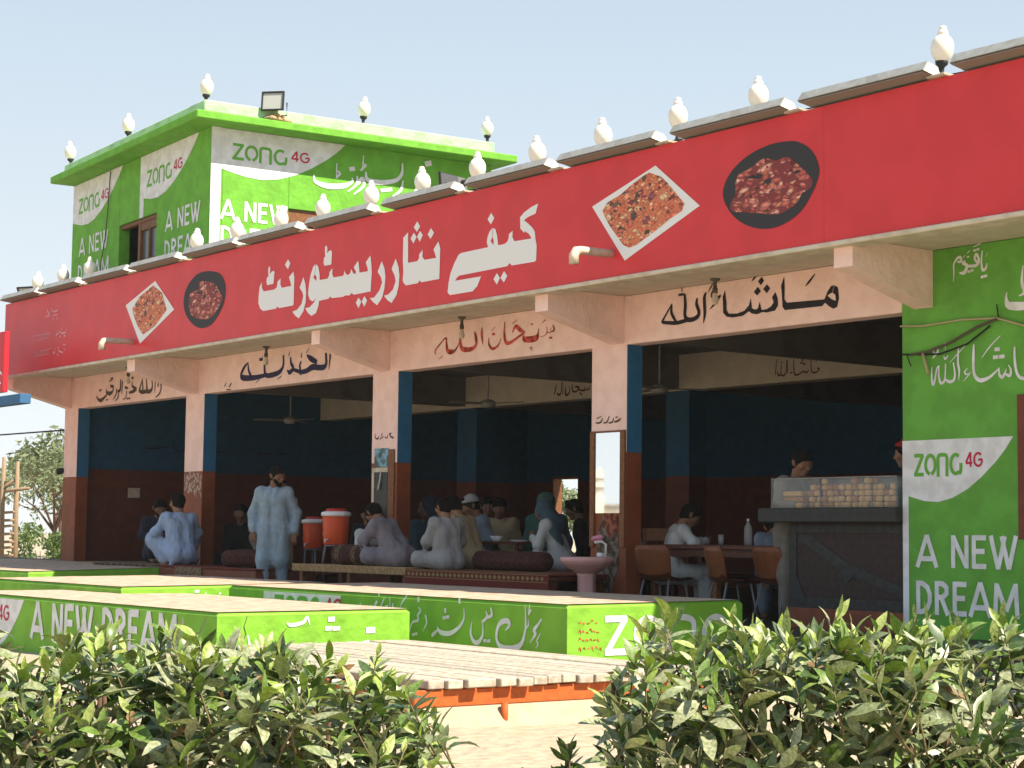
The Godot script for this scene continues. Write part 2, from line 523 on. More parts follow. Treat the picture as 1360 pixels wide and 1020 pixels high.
# white panel with a bowed lower edge
func paint_logo_panel(f: Face, x, top, width, depth, strip_w, strip_to, parent, h = 0.004):
	var p := [x, top, x + width, top]
	for c in [[0.93, 0.20], [0.84, 0.40], [0.72, 0.62], [0.60, 0.80], [0.46, 0.94], [0.33, 1.0], [0.20, 0.98], [0.09, 0.92]]:
		p.append_array([x + width * c[0], top - depth * c[1]])
	if strip_w > 0.0:
		p.append_array([x + strip_w, top - depth * 0.90, x + strip_w, strip_to, x, strip_to])
	else:
		p.append_array([x, top - depth * 0.86])
	var st = new_st()
	paint_polys(st, f, [p], h)
	return obj("logo_panel", st, M.white_paint, parent)
const SIGN_POLYS := [[-15.316,4.381,-15.359,4.279,-15.422,4.269,-15.503,4.256,-15.561,4.232,-15.484,4.186,-15.411,4.132,-15.37,4.085,-15.354,3.992,-15.335,3.934,-15.341,3.775,-15.368,3.763,-15.773,3.767,-15.807,3.797,-15.852,3.768,-16.74,3.761,-16.78,3.75,-16.829,3.711,-16.332,3.708,-16.401,3.606,-16.488,3.557,-16.926,3.558,-16.972,3.594,-16.954,3.704,-16.922,3.8,-16.854,3.905,-16.766,4,-16.706,4.014,-16.208,4.018,-16.232,4.076,-16.22,4.132,-16.183,4.19,-16.128,4.224,-16.131,4.119,-16.161,4.079,-16.103,4.028,-16.108,4.09,-16.124,4.117,-16.12,4.222,-16.074,4.2,-16.042,4.121,-16.021,4.016,-15.904,4.019,-15.858,4.036,-15.831,4.073,-15.828,4.115,-15.761,4.145,-15.766,4.076,-15.728,4.026,-15.436,4.019,-15.43,4.029,-15.473,4.075,-15.546,4.114,-15.555,4.095,-15.625,4.151,-15.631,4.275,-15.559,4.319,-15.433,4.36],
[-16.158,4.394,-16.1,4.329,-16.159,4.264,-16.224,4.33],
[-16.039,3.714,-15.983,3.654,-16.036,3.586,-16.1,3.652],
[-15.908,3.72,-15.848,3.663,-15.909,3.596,-15.972,3.653],
[-17.796,4.383,-17.786,4.021,-17.595,4.02,-17.558,4.053,-17.556,4.095,-17.487,4.139,-17.488,4.055,-17.446,4.019,-17.222,4.014,-17.21,4.023,-17.266,4.118,-17.169,4.2,-17.131,4.118,-17.14,3.765,-17.504,3.763,-17.536,3.79,-17.578,3.761,-17.821,3.759,-17.87,3.791,-17.893,3.825,-17.883,3.93,-17.897,4.07,-17.895,4.331],
[-17.608,4.489,-17.547,4.422,-17.61,4.363,-17.677,4.426],
[-17.675,4.363,-17.616,4.308,-17.679,4.236,-17.741,4.302],
[-17.549,4.368,-17.488,4.313,-17.549,4.241,-17.606,4.306],
[-17.324,4.373,-17.261,4.311,-17.328,4.246,-17.39,4.306],
[-18.047,4.103,-17.986,3.995,-17.964,3.896,-17.974,3.78,-18.018,3.667,-18.122,3.581,-18.21,3.622,-18.29,3.685,-18.193,3.69,-18.098,3.739,-18.043,3.83,-18.064,3.896,-18.134,3.99],
[-18.353,4.106,-18.291,4.018,-18.264,3.907,-18.283,3.769,-18.329,3.665,-18.434,3.583,-18.525,3.63,-18.597,3.686,-18.507,3.682,-18.391,3.758,-18.335,3.849,-18.366,3.918,-18.438,3.985],
[-18.854,3.718,-18.791,3.661,-18.849,3.584,-18.913,3.661],
[-18.723,3.723,-18.658,3.664,-18.72,3.592,-18.781,3.66],
[-18.604,4.203,-18.581,4.104,-18.567,3.993,-18.585,3.766,-18.964,3.762,-19.012,3.789,-19.067,3.763,-19.15,3.773,-19.212,3.761,-19.476,3.77,-19.513,3.796,-19.551,3.769,-19.777,3.765,-19.79,3.704,-19.847,3.618,-19.956,3.591,-20.035,3.629,-20.115,3.702,-20.005,3.706,-19.897,3.759,-19.851,3.812,-19.898,3.782,-19.941,3.773,-20.008,3.804,-20.051,3.877,-20.034,3.99,-19.999,4.113,-19.937,4.215,-19.881,4.24,-19.898,4.113,-19.931,4.077,-19.852,4.023,-19.848,4.074,-19.891,4.112,-19.872,4.239,-19.816,4.202,-19.779,4.101,-19.772,4.026,-19.582,4.025,-19.545,4.064,-19.542,4.098,-19.473,4.147,-19.472,4.068,-19.443,4.025,-19.221,4.021,-19.197,4.044,-19.193,4.088,-19.16,4.043,-19.108,4.018,-19.056,4.035,-19.031,4.086,-18.994,4.034,-18.932,4.009,-18.923,4.043,-18.976,4.099,-18.88,4.171,-18.86,4.113,-18.844,4.021,-18.662,4.017,-18.653,4.036,-18.706,4.131],
[-19.63,4.45,-19.601,4.41,-19.611,4.343,-19.574,4.367,-19.514,4.377,-19.491,4.341,-19.503,4.193,-19.664,4.196,-19.687,4.227,-19.683,4.295,-19.653,4.308,-19.662,4.429],
[-21.058,4.347,-21.03,4.318,-21.038,4.235,-20.999,4.261,-20.941,4.272,-20.916,4.252,-20.938,4.1,-21.098,4.097,-21.124,4.137,-21.115,4.196,-21.075,4.21,-21.084,4.312],
[-20.573,4.379,-20.514,4.322,-20.568,4.249,-20.651,4.317],
[-20.429,4.205,-20.403,4.133,-20.406,3.778,-20.433,3.766,-20.778,3.766,-20.814,3.79,-20.859,3.766,-21.19,3.765,-21.276,3.806,-21.328,3.883,-21.321,3.99,-21.302,4.096,-21.244,4.156,-21.241,4.078,-21.19,4.025,-20.918,4.021,-20.848,4.044,-20.828,4.119,-20.753,4.152,-20.756,4.076,-20.719,4.025,-20.489,4.025,-20.478,4.036,-20.54,4.147],
[-20.172,4.108,-20.123,4.011,-20.097,3.905,-20.107,3.779,-20.158,3.669,-20.267,3.586,-20.359,3.629,-20.434,3.688,-20.317,3.701,-20.207,3.766,-20.167,3.865,-20.191,3.914,-20.265,3.979]]
const MASHA_POLYS := [[-12.158,3.289,-12.18,3.219,-12.205,3.214,-12.244,3.196,-12.186,3.155,-12.134,3.135,-12.141,3.194,-12.174,3.218,-12.152,3.287,-12.108,3.262,-12.093,3.16,-12.118,3.076,-12.167,3.062,-12.225,3.093,-12.273,3.131,-12.312,3.101,-12.813,3.108,-12.844,3.143,-12.854,3.278,-12.864,3.354,-12.821,3.446,-12.813,3.348,-12.817,3.215,-12.782,3.179,-12.283,3.164,-12.244,3.233,-12.195,3.286],
[-13.663,3.392,-13.64,3.263,-13.64,3.187,-13.607,3.145,-13.487,3.134,-13.379,3.155,-13.315,3.202,-13.289,3.276,-13.272,3.168,-13.23,3.149,-13.187,3.16,-13.162,3.226,-13.135,3.14,-13.061,3.141,-12.999,3.165,-12.967,3.2,-12.988,3.254,-12.943,3.302,-12.911,3.239,-12.905,3.164,-12.947,3.116,-13.061,3.107,-13.124,3.117,-13.198,3.101,-13.272,3.115,-13.315,3.142,-13.401,3.104,-13.552,3.099,-13.64,3.117,-13.689,3.16,-13.696,3.33],
[-13.135,3.475,-13.103,3.431,-13.145,3.39,-13.188,3.432],
[-13.188,3.379,-13.145,3.33,-13.198,3.29,-13.247,3.332],
[-13.061,3.389,-13.015,3.347,-13.061,3.299,-13.114,3.349]]
const MASHA_STROKES := [[-12.53,3.32,0.007,-12.48,3.358,0.026,-12.406,3.424,0.01],
[-13.273,3.444,0.007,-13.241,3.468,0.022,-13.188,3.5,0.007],
[-13.785,3.424,0.026,-13.841,3.399,0.026,-13.863,3.354,0.022,-13.818,3.319,0.026,-13.729,3.341,0.022],
[-13.729,3.341,0.019,-13.807,3.271,0.03,-13.885,3.217,0.007],
[-13.908,3.398,0.007,-13.874,3.441,0.019,-13.836,3.484,0.007],
[-13.942,3.393,0.019,-13.971,3.342,0.041,-13.963,3.185,0.041,-13.983,3.078,0.008],
[-14.078,3.344,0.023,-14.089,3.29,0.042,-14.054,3.209,0.045,-14.065,3.163,0.049,-14.134,3.134,0.049,-14.226,3.138,0.05,-14.268,3.189,0.046,-14.261,3.291,0.046,-14.273,3.406,0.031],
[-14.226,3.133,0.042,-14.388,3.117,0.042,-14.506,3.127,0.039,-14.612,3.143,0.035,-14.606,3.171,0.027,-14.472,3.323,0.016],
[-14.472,3.318,0.016,-14.476,3.231,0.039,-14.407,3.133,0.031],
[-14.36,3.411,0.027,-14.292,3.411,0.027],
[-14.314,3.501,0.012,-14.316,3.441,0.012]]
const SUBHAN_STROKES := [[-18.861,3.109,0.015,-18.869,3.151,0.022,-18.786,3.214,0.018,-18.644,3.293,0.022,-18.628,3.229,0.033,-18.604,3.134,0.054,-18.52,3.111,0.061,-18.427,3.132,0.025,-18.347,3.221,0.021],
[-18.327,3.37,0.025,-18.336,3.248,0.039,-18.305,3.143,0.053,-18.216,3.116,0.064,-18.1,3.115,0.053,-18.005,3.155,0.042,-18.007,3.249,0.053,-18.036,3.316,0.025],
[-17.882,3.36,0.01,-17.887,3.28,0.045,-17.862,3.15,0.009],
[-17.74,3.221,0.014,-17.738,3.148,0.028,-17.67,3.087,0.038,-17.559,3.114,0.024,-17.499,3.196,0.009],
[-17.673,3.263,0.028,-17.624,3.259,0.028],
[-17.685,3.304,0.01,-17.619,3.345,0.01],
[-17.424,3.385,0.014,-17.434,3.256,0.034,-17.402,3.148,0.048,-17.318,3.131,0.041,-17.168,3.183,0.03,-17.051,3.225,0.03],
[-17.277,3.244,0.01,-17.214,3.317,0.044,-17.127,3.271,0.05,-17.04,3.227,0.027],
[-17.269,3.355,0.014,-17.183,3.393,0.007],
[-17.061,3.194,0.023,-17.039,3.153,0.067,-16.922,3.14,0.076,-16.807,3.151,0.072,-16.776,3.209,0.02,-16.767,3.254,0.01],
[-16.927,3.034,0.017,-16.897,3.051,0.013,-16.893,3.012,0.013],
[-16.734,3.161,0.008,-16.661,3.162,0.011,-16.61,3.202,0.011,-16.622,3.267,0.008],
[-16.606,3.199,0.008,-16.552,3.191,0.011,-16.539,3.248,0.008],
[-16.534,3.194,0.013,-16.477,3.217,0.023,-16.503,3.27,0.016],
[-16.568,3.132,0.023,-16.521,3.129,0.023],
[-16.705,3.313,0.008,-16.644,3.346,0.015],
[-18.782,3.041,0.013,-18.71,3.07,0.009],
[-16.915,3.315,0.017,-16.881,3.318,0.017]]
const HAMD_STROKES := [[-21.378,3.28,0.039,-21.387,3.191,0.032,-21.407,3.077,0.007],
[-21.489,3.301,0.05,-21.477,3.171,0.057,-21.544,3.122,0.078,-21.718,3.13,0.079],
[-21.989,3.317,0.026,-21.886,3.264,0.083,-21.733,3.208,0.061],
[-21.693,3.132,0.072,-21.843,3.142,0.09,-21.993,3.102,0.073,-22.145,3.092,0.062],
[-22.151,3.237,0.029,-22.179,3.18,0.044,-22.144,3.066,0.048],
[-22.15,3.086,0.051,-22.249,3.119,0.055,-22.353,3.141,0.048],
[-22.438,3.316,0.03,-22.422,3.236,0.048,-22.359,3.165,0.056,-22.45,3.108,0.067,-22.522,3.143,0.022],
[-22.645,3.358,0.038,-22.639,3.224,0.049,-22.733,3.137,0.068,-22.958,3.104,0.076,-23.135,3.119,0.065,-23.176,3.246,0.05,-23.16,3.381,0.023],
[-23.121,3.114,0.058,-23.311,3.103,0.066,-23.505,3.097,0.078,-23.8,3.116,0.087,-23.859,3.17,0.056,-23.765,3.272,0.051,-23.655,3.331,0.016],
[-23.661,3.323,0.016,-23.635,3.208,0.043,-23.556,3.118,0.047],
[-23.318,3.351,0.043,-23.241,3.349,0.042],
[-23.242,3.366,0.012,-23.232,3.393,0.012],
[-22.492,3.347,0.019,-22.463,3.4,0.013],
[-22.149,3.303,0.026,-22.126,3.363,0.013],
[-22.016,3.352,0.015,-21.942,3.406,0.009],
[-23.418,3.017,0.01,-23.31,3.065,0.015],
[-22.795,3.034,0.009,-22.69,3.067,0.015],
[-24.361,3.024,0.02,-24.314,3.07,0.016],
[-24.215,3.011,0.028,-24.148,3.06,0.016],
[-24.294,2.971,0.016,-24.172,2.962,0.016]]
const RAZIQ_STROKES := [[-26.57,3.151,0.034,-26.552,3.23,0.044,-26.474,3.191,0.044,-26.461,3.105,0.03,-26.522,3.029,0.034,-26.651,2.979,0.014],
[-26.669,3.271,0.031,-26.675,3.163,0.027,-26.681,3.06,0.009],
[-26.797,3.285,0.027,-26.771,3.157,0.041,-26.837,3.094,0.062,-26.953,3.101,0.066,-26.972,3.203,0.035,-26.992,3.314,0.021],
[-26.94,3.095,0.059,-27.121,3.094,0.066,-27.233,3.123,0.052,-27.193,3.199,0.035,-27.129,3.3,0.017],
[-27.134,3.288,0.014,-27.106,3.142,0.042],
[-27.508,3.288,0.018,-27.498,3.211,0.039,-27.356,3.156,0.056],
[-27.356,3.15,0.053,-27.465,3.121,0.06,-27.611,3.109,0.035],
[-27.528,3.341,0.039,-27.469,3.343,0.039],
[-27.76,3.203,0.046,-27.67,3.186,0.036],
[-27.702,3.14,0.025,-27.722,3.047,0.025,-27.828,3.006,0.018],
[-27.693,3.015,0.028,-27.645,3.017,0.028],
[-27.618,3.014,0.028,-27.576,3.018,0.028],
[-27.867,3.309,0.036,-27.878,3.186,0.029,-27.893,3.098,0.011],
[-27.942,3.337,0.032,-27.948,3.178,0.058,-28.048,3.157,0.04],
[-28.092,3.204,0.022,-28.1,3.115,0.036,-28.204,3.031,0.018],
[-28.005,3.128,0.029,-28.027,3.052,0.032,-28.133,3,0.014],
[-28.317,3.256,0.055,-28.218,3.241,0.047,-28.241,3.165,0.044,-28.358,3.135,0.073,-28.478,3.169,0.04],
[-28.311,3.378,0.04,-28.248,3.382,0.04],
[-28.362,3.347,0.029,-28.306,3.349,0.029],
[-28.475,3.202,0.037,-28.469,3.123,0.04,-28.534,3.088,0.044,-28.672,3.04,0.067,-28.795,3.062,0.045,-28.865,3.121,0.019],
[-28.749,3.209,0.037,-28.689,3.21,0.037],
[-28.469,3.037,0.026,-28.413,3.036,0.026]]
const QAYYUM_STROKES := [[-10.714,3.169,0.005,-10.707,3.256,0.015,-10.707,3.329,0.016,-10.67,3.377,0.021,-10.633,3.383,0.029,-10.624,3.346,0.024,-10.663,3.347,0.018],
[-10.583,3.341,0.021,-10.606,3.326,0.024,-10.561,3.302,0.029,-10.587,3.243,0.036,-10.642,3.243,0.016],
[-10.561,3.297,0.023,-10.507,3.291,0.027,-10.452,3.294,0.031,-10.428,3.335,0.024,-10.454,3.392,0.026,-10.474,3.354,0.023,-10.44,3.311,0.021],
[-10.484,3.427,0.021,-10.464,3.427,0.021],
[-10.448,3.433,0.021,-10.427,3.434,0.021],
[-10.549,3.245,0.021,-10.529,3.246,0.021],
[-10.513,3.251,0.021,-10.493,3.253,0.021],
[-10.556,3.377,0.015,-10.538,3.379,0.015],
[-10.56,3.408,0.006,-10.528,3.433,0.01],
[-10.487,3.461,0.008,-10.407,3.481,0.014],
[-10.339,3.296,0.008,-10.354,3.254,0.024,-10.387,3.245,0.027,-10.401,3.317,0.019,-10.39,3.413,0.013],
[-10.403,3.18,0.024,-10.381,3.183,0.024],
[-10.366,3.185,0.024,-10.344,3.187,0.024],
[-10.355,3.355,0.004,-10.332,3.389,0.006],
[-10.597,3.376,0.007,-10.583,3.396,0.008]]
const BIGTAY_STROKES := [[-10.129,3.019,0.008,-10.136,2.967,0.027,-10.115,2.908,0.063,-10.038,2.89,0.075,-9.936,2.884,0.071,-9.801,2.892,0.053,-9.733,2.956,0.023],
[-9.955,3.232,0.011,-9.969,3.092,0.031,-9.942,3.004,0.034,-10.004,2.974,0.006],
[-9.951,3.009,0.031,-9.883,3.019,0.028,-9.866,3.053,0.011]]
const MASHA_GREEN_STROKES := [[-10.966,2.421,0.01,-10.968,2.323,0.021,-10.952,2.262,0.028,-10.931,2.307,0.019,-10.909,2.403,0.016,-10.882,2.426,0.016],
[-10.885,2.426,0.014,-10.886,2.332,0.02,-10.863,2.271,0.028,-10.819,2.3,0.02,-10.809,2.439,0.014],
[-10.816,2.303,0.017,-10.771,2.278,0.03,-10.722,2.286,0.025,-10.704,2.341,0.02,-10.721,2.443,0.014],
[-10.663,2.571,0.014,-10.669,2.443,0.023,-10.656,2.373,0.022,-10.662,2.287,0.006],
[-10.76,2.449,0.005,-10.681,2.513,0.011,-10.589,2.586,0.008],
[-10.561,2.387,0.005,-10.594,2.355,0.018,-10.577,2.33,0.014,-10.529,2.343,0.009],
[-10.54,2.334,0.009,-10.579,2.299,0.012,-10.616,2.27,0.003],
[-10.491,2.592,0.012,-10.497,2.5,0.028,-10.497,2.362,0.029,-10.467,2.292,0.034,-10.409,2.268,0.038,-10.325,2.29,0.027,-10.257,2.333,0.018,-10.217,2.365,0.009],
[-10.22,2.355,0.012,-10.216,2.304,0.025,-10.187,2.282,0.03,-10.16,2.314,0.019,-10.143,2.35,0.009],
[-10.157,2.31,0.018,-10.107,2.291,0.03,-10.094,2.336,0.021,-10.118,2.382,0.01],
[-10.259,2.53,0.033,-10.218,2.529,0.033],
[-10.277,2.462,0.033,-10.235,2.462,0.033],
[-10.21,2.462,0.033,-10.169,2.463,0.033],
[-10.407,2.466,0.005,-10.313,2.562,0.014,-10.204,2.645,0.008],
[-10.053,2.535,0.015,-10.054,2.435,0.025,-10.035,2.319,0.027,-9.987,2.262,0.029,-9.89,2.263,0.026,-9.85,2.307,0.022],
[-10.816,2.629,0.013,-10.81,2.561,0.006],
[-10.828,2.51,0.009,-10.812,2.484,0.019,-10.779,2.515,0.008],
[-10.925,2.597,0.009,-10.893,2.567,0.024,-10.92,2.534,0.024,-10.956,2.501,0.008],
[-10.925,2.588,0.009,-10.948,2.56,0.014,-10.923,2.538,0.009]]
const TOWER_STROKES := [[1.748,6.477,0.024,1.776,6.381,0.058,1.985,6.332,0.087,2.266,6.364,0.083,2.424,6.447,0.044,2.422,6.51,0.02],
[2.515,6.544,0.025,2.502,6.415,0.044,2.357,6.287,0.02],
[2.535,6.442,0.059,2.612,6.525,0.059,2.632,6.406,0.049,2.462,6.252,0.02],
[2.67,6.632,0.025,2.709,6.513,0.069,2.966,6.501,0.08,3.23,6.569,0.065,3.33,6.699,0.05,3.337,6.853,0.02],
[2.959,6.369,0.06,3.032,6.387,0.06],
[3.069,6.391,0.06,3.138,6.408,0.06],
[3.353,6.572,0.025,3.314,6.414,0.05,3.169,6.303,0.02],
[3.638,6.628,0.025,3.583,6.397,0.071,3.356,6.272,0.025],
[2.388,6.647,0.069,2.455,6.665,0.069],
[3.779,6.9,0.087,3.861,6.924,0.087],
[2.145,6.708,0.019,2.145,6.477,0.024],
[2.145,6.484,0.029,2.205,6.554,0.034,2.158,6.594,0.019],
[2.622,6.895,0.02,2.609,6.66,0.025],
[2.57,6.65,0.025,2.667,6.741,0.035,2.625,6.755,0.02],
[4.664,6.801,0.021,4.512,6.67,0.036,4.491,6.583,0.021]]
const HOTEL_STROKES := [[-12.697,0.052,0.007,-12.641,0.099,0.035,-12.668,0.136,0.048,-12.763,0.116,0.046,-12.814,0.052,0.035,-12.818,-0.032,0.032,-12.75,-0.09,0.046,-12.594,-0.097,0.058,-12.475,-0.055,0.045,-12.423,0.04,0.026,-12.411,0.132,0.021,-12.421,0.276,0.01],
[-12.41,0.081,0.016,-12.374,0.113,0.018,-12.378,0.159,0.008],
[-12.36,0.281,0.01,-12.372,0.199,0.016],
[-12.372,0.202,0.016,-12.339,0.241,0.016],
[-12.198,0.169,0.018,-12.235,0.129,0.021,-12.293,0.076,0.039,-12.279,0.041,0.031,-12.349,-0.033,0.008],
[-12.206,0.055,0.008,-12.255,-0.013,0.013,-12.237,-0.04,0.015,-12.27,-0.074,0.006],
[-13.182,0.106,0.008,-13.202,0.012,0.028,-13.16,-0.06,0.039,-13.088,-0.068,0.041,-13.023,-0,0.025,-13.029,0.11,0.011],
[-13.034,0.11,0.025,-12.963,0.155,0.03,-12.979,0.206,0.011],
[-12.956,0.152,0.025,-12.893,0.175,0.03,-12.908,0.235,0.016],
[-13.005,-0.052,0.027,-12.973,-0.046,0.027],
[-12.952,-0.052,0.027,-12.916,-0.045,0.027],
[-13.308,0.22,0.008,-13.308,0.124,0.022,-13.384,0.046,0.034,-13.513,-0.01,0.043,-13.661,-0.01,0.043,-13.714,0.036,0.012],
[-13.707,0.01,0.02,-13.779,-0.035,0.038,-13.802,-0.049,0.015],
[-13.594,0.201,0.031,-13.593,0.172,0.031],
[-13.626,0.119,0.029,-13.592,0.125,0.029],
[-13.573,0.128,0.029,-13.539,0.134,0.028],
[-13.377,0.295,0.031,-13.376,0.265,0.031],
[-13.905,0.13,0.023,-13.885,0.067,0.023,-13.94,-0.012,0.007],
[-14.017,0.199,0.012,-13.984,0.17,0.024,-14.028,0.127,0.03,-14.021,0.083,0.029,-14.116,0.057,0.021,-14.157,-0.034,0.007],
[-14.023,0.286,0.032,-14.022,0.253,0.032],
[-14.113,-0.054,0.027,-14.077,-0.047,0.027],
[-14.065,-0.045,0.027,-14.034,-0.039,0.027],
[-14.207,0.302,0.007,-14.272,0.251,0.021,-14.325,0.187,0.008],
[-14.444,0.2,0.021,-14.431,0.178,0.021],
[-14.5,0.271,0.011,-14.487,0.158,0.011],
[-14.442,0.219,0.018,-14.459,0.159,0.014],
[-14.757,0.182,0.033,-14.718,0.229,0.033],
[-14.688,0.282,0.023,-14.682,0.296,0.023],
[-14.653,0.177,0.019,-14.593,0.261,0.018],
[-15.005,0.195,0.028,-15.003,0.147,0.019],
[-14.868,0.152,0.019,-14.805,0.189,0.019],
[-14.584,0.18,0.016,-14.528,0.199,0.016]]
const FRONT_SIDE_STROKES := [[-5.092,0.106,0.013,-5.051,0.085,0.033,-4.936,0.107,0.03,-4.897,0.153,0.02,-4.871,0.086,0.007],
[-4.68,0.128,0.04,-4.633,0.13,0.041],
[-4.707,0.051,0.037,-4.656,0.053,0.037],
[-4.631,0.049,0.037,-4.579,0.051,0.037],
[-4.293,0.027,0.052,-4.225,0.028,0.052],
[-5.462,0.007,0.013,-5.435,-0.091,0.023,-5.386,-0.115,0.016],
[-4.317,-0.082,0.038,-4.28,-0.075,0.038],
[-4.309,-0.09,0.027,-4.296,-0.169,0.041,-4.418,-0.212,0.044,-4.64,-0.19,0.037,-4.66,-0.112,0.017],
[-4.894,-0.152,0.03,-5.035,-0.178,0.036,-5.108,-0.115,0.02]]
const BEHIND_SIDE_STROKES := [[-3.742,0.226,0.029,-3.703,0.23,0.029],
[-3.62,0.214,0.012,-3.619,0.186,0.012],
[-3.453,0.197,0.017,-3.44,0.208,0.017],
[-3.21,0.277,0.015,-3.269,0.23,0.019,-3.319,0.176,0.01],
[-3.621,0.186,0.017,-3.456,0.173,0.021]]
const INNER_MASHA_STROKES := [[-17.821,3.091,0.014,-17.806,3.211,0.014,-17.8,3.301,0.011],
[-17.779,3.119,0.021,-17.758,3.072,0.021,-17.716,3.099,0.018,-17.709,3.22,0.011],
[-17.716,3.092,0.021,-17.674,3.067,0.021,-17.622,3.109,0.018,-17.605,3.273,0.011],
[-17.591,3.272,0.011,-17.591,3.099,0.014],
[-17.539,3.096,0.021,-17.498,3.101,0.014],
[-17.473,3.286,0.011,-17.467,3.099,0.021,-17.416,3.062,0.024,-17.334,3.09,0.017,-17.293,3.117,0.01],
[-17.303,3.103,0.017,-17.273,3.086,0.017,-17.252,3.115,0.01],
[-17.252,3.092,0.017,-17.222,3.083,0.017,-17.202,3.119,0.01],
[-17.342,3.217,0.024,-17.313,3.223,0.024],
[-17.297,3.199,0.024,-17.268,3.205,0.024],
[-17.323,3.253,0.021,-17.301,3.258,0.021],
[-17.155,3.301,0.01,-17.151,3.108,0.017,-17.091,3.074,0.021,-17.031,3.093,0.017,-17.01,3.121,0.024,-17.04,3.13,0.017],
[-17.07,3.214,0.009,-17.02,3.262,0.009],
[-17.716,3.243,0.014,-17.689,3.256,0.014],
[-17.415,3.275,0.007,-17.313,3.335,0.01]]
const INNER_SUBHAN_STROKES := [[-22.671,3.09,0.024,-22.635,3.182,0.024,-22.617,3.251,0.012],
[-22.596,3.097,0.03,-22.558,3.072,0.03,-22.502,3.104,0.024,-22.486,3.267,0.015],
[-22.456,3.265,0.015,-22.453,3.082,0.018],
[-22.391,3.191,0.015,-22.378,3.062,0.035,-22.297,3.093,0.024,-22.28,3.185,0.012],
[-22.225,3.228,0.012,-22.205,3.111,0.029,-22.113,3.106,0.023,-22.059,3.16,0.035,-22.151,3.177,0.023],
[-22.039,3.078,0.023,-21.984,3.041,0.023],
[-22.076,3.127,0.023,-21.93,3.107,0.029,-21.913,3.164,0.014],
[-21.912,3.113,0.017,-21.858,3.114,0.017,-21.851,3.16,0.012],
[-21.858,3.114,0.017,-21.804,3.123,0.017,-21.794,3.168,0.012]]
const PLATE := [[-13.441,4.498,-12.802,4.012,-13.896,3.608,-14.414,4.223]]
const RICE := [[-13.537,4.443,-13.353,4.374,-13.232,4.275,-13.127,4.168,-13.016,4.062,-13.052,3.996,-13.23,3.939,-13.35,3.884,-13.532,3.815,-13.717,3.745,-13.826,3.729,-13.922,3.769,-14.035,3.888,-14.149,4.007,-14.215,4.101,-14.248,4.158,-14.168,4.232,-13.959,4.287,-13.801,4.358,-13.661,4.41]]
const BOWL := [[-11.648,4.442,-11.517,4.416,-11.375,4.336,-11.294,4.236,-11.253,4.118,-11.282,4.019,-11.353,3.908,-11.47,3.786,-11.625,3.711,-11.806,3.673,-12.002,3.689,-12.178,3.747,-12.33,3.839,-12.434,3.953,-12.486,4.069,-12.454,4.183,-12.357,4.287,-12.204,4.372,-12.028,4.425,-11.83,4.45]]
const CURRY := [[-12.319,4.154,-12.268,4.237,-12.153,4.256,-12.041,4.301,-11.929,4.333,-11.781,4.287,-11.636,4.3,-11.529,4.221,-11.446,4.156,-11.341,4.045,-11.352,3.977,-11.458,3.941,-11.517,3.871,-11.613,3.823,-11.757,3.79,-11.978,3.828,-12.178,3.864,-12.356,3.897,-12.382,3.964,-12.318,4.046]]
const PLATE2 := [[-24.401,4.498,-23.77,4.023,-24.85,3.614,-25.369,4.229]]
const RICE2 := [[-24.462,4.437,-24.164,4.3,-24.003,4.038,-24.36,3.838,-24.746,3.739,-24.919,3.856,-25.085,4.048,-25.14,4.157,-24.915,4.314]]
const BOWL2 := [[-22.68,4.455,-22.416,4.388,-22.266,4.235,-22.266,4.016,-22.416,3.839,-22.64,3.707,-22.931,3.684,-23.204,3.769,-23.413,3.928,-23.484,4.105,-23.415,4.282,-23.211,4.417,-22.975,4.47]]
const CURRY2 := [[-23.311,4.06,-23.289,4.199,-23.021,4.242,-23.027,4.341,-22.79,4.322,-22.554,4.264,-22.373,4.109,-22.323,4.022,-22.477,3.899,-22.645,3.804,-22.938,3.807,-23.211,3.882,-23.306,3.975]]
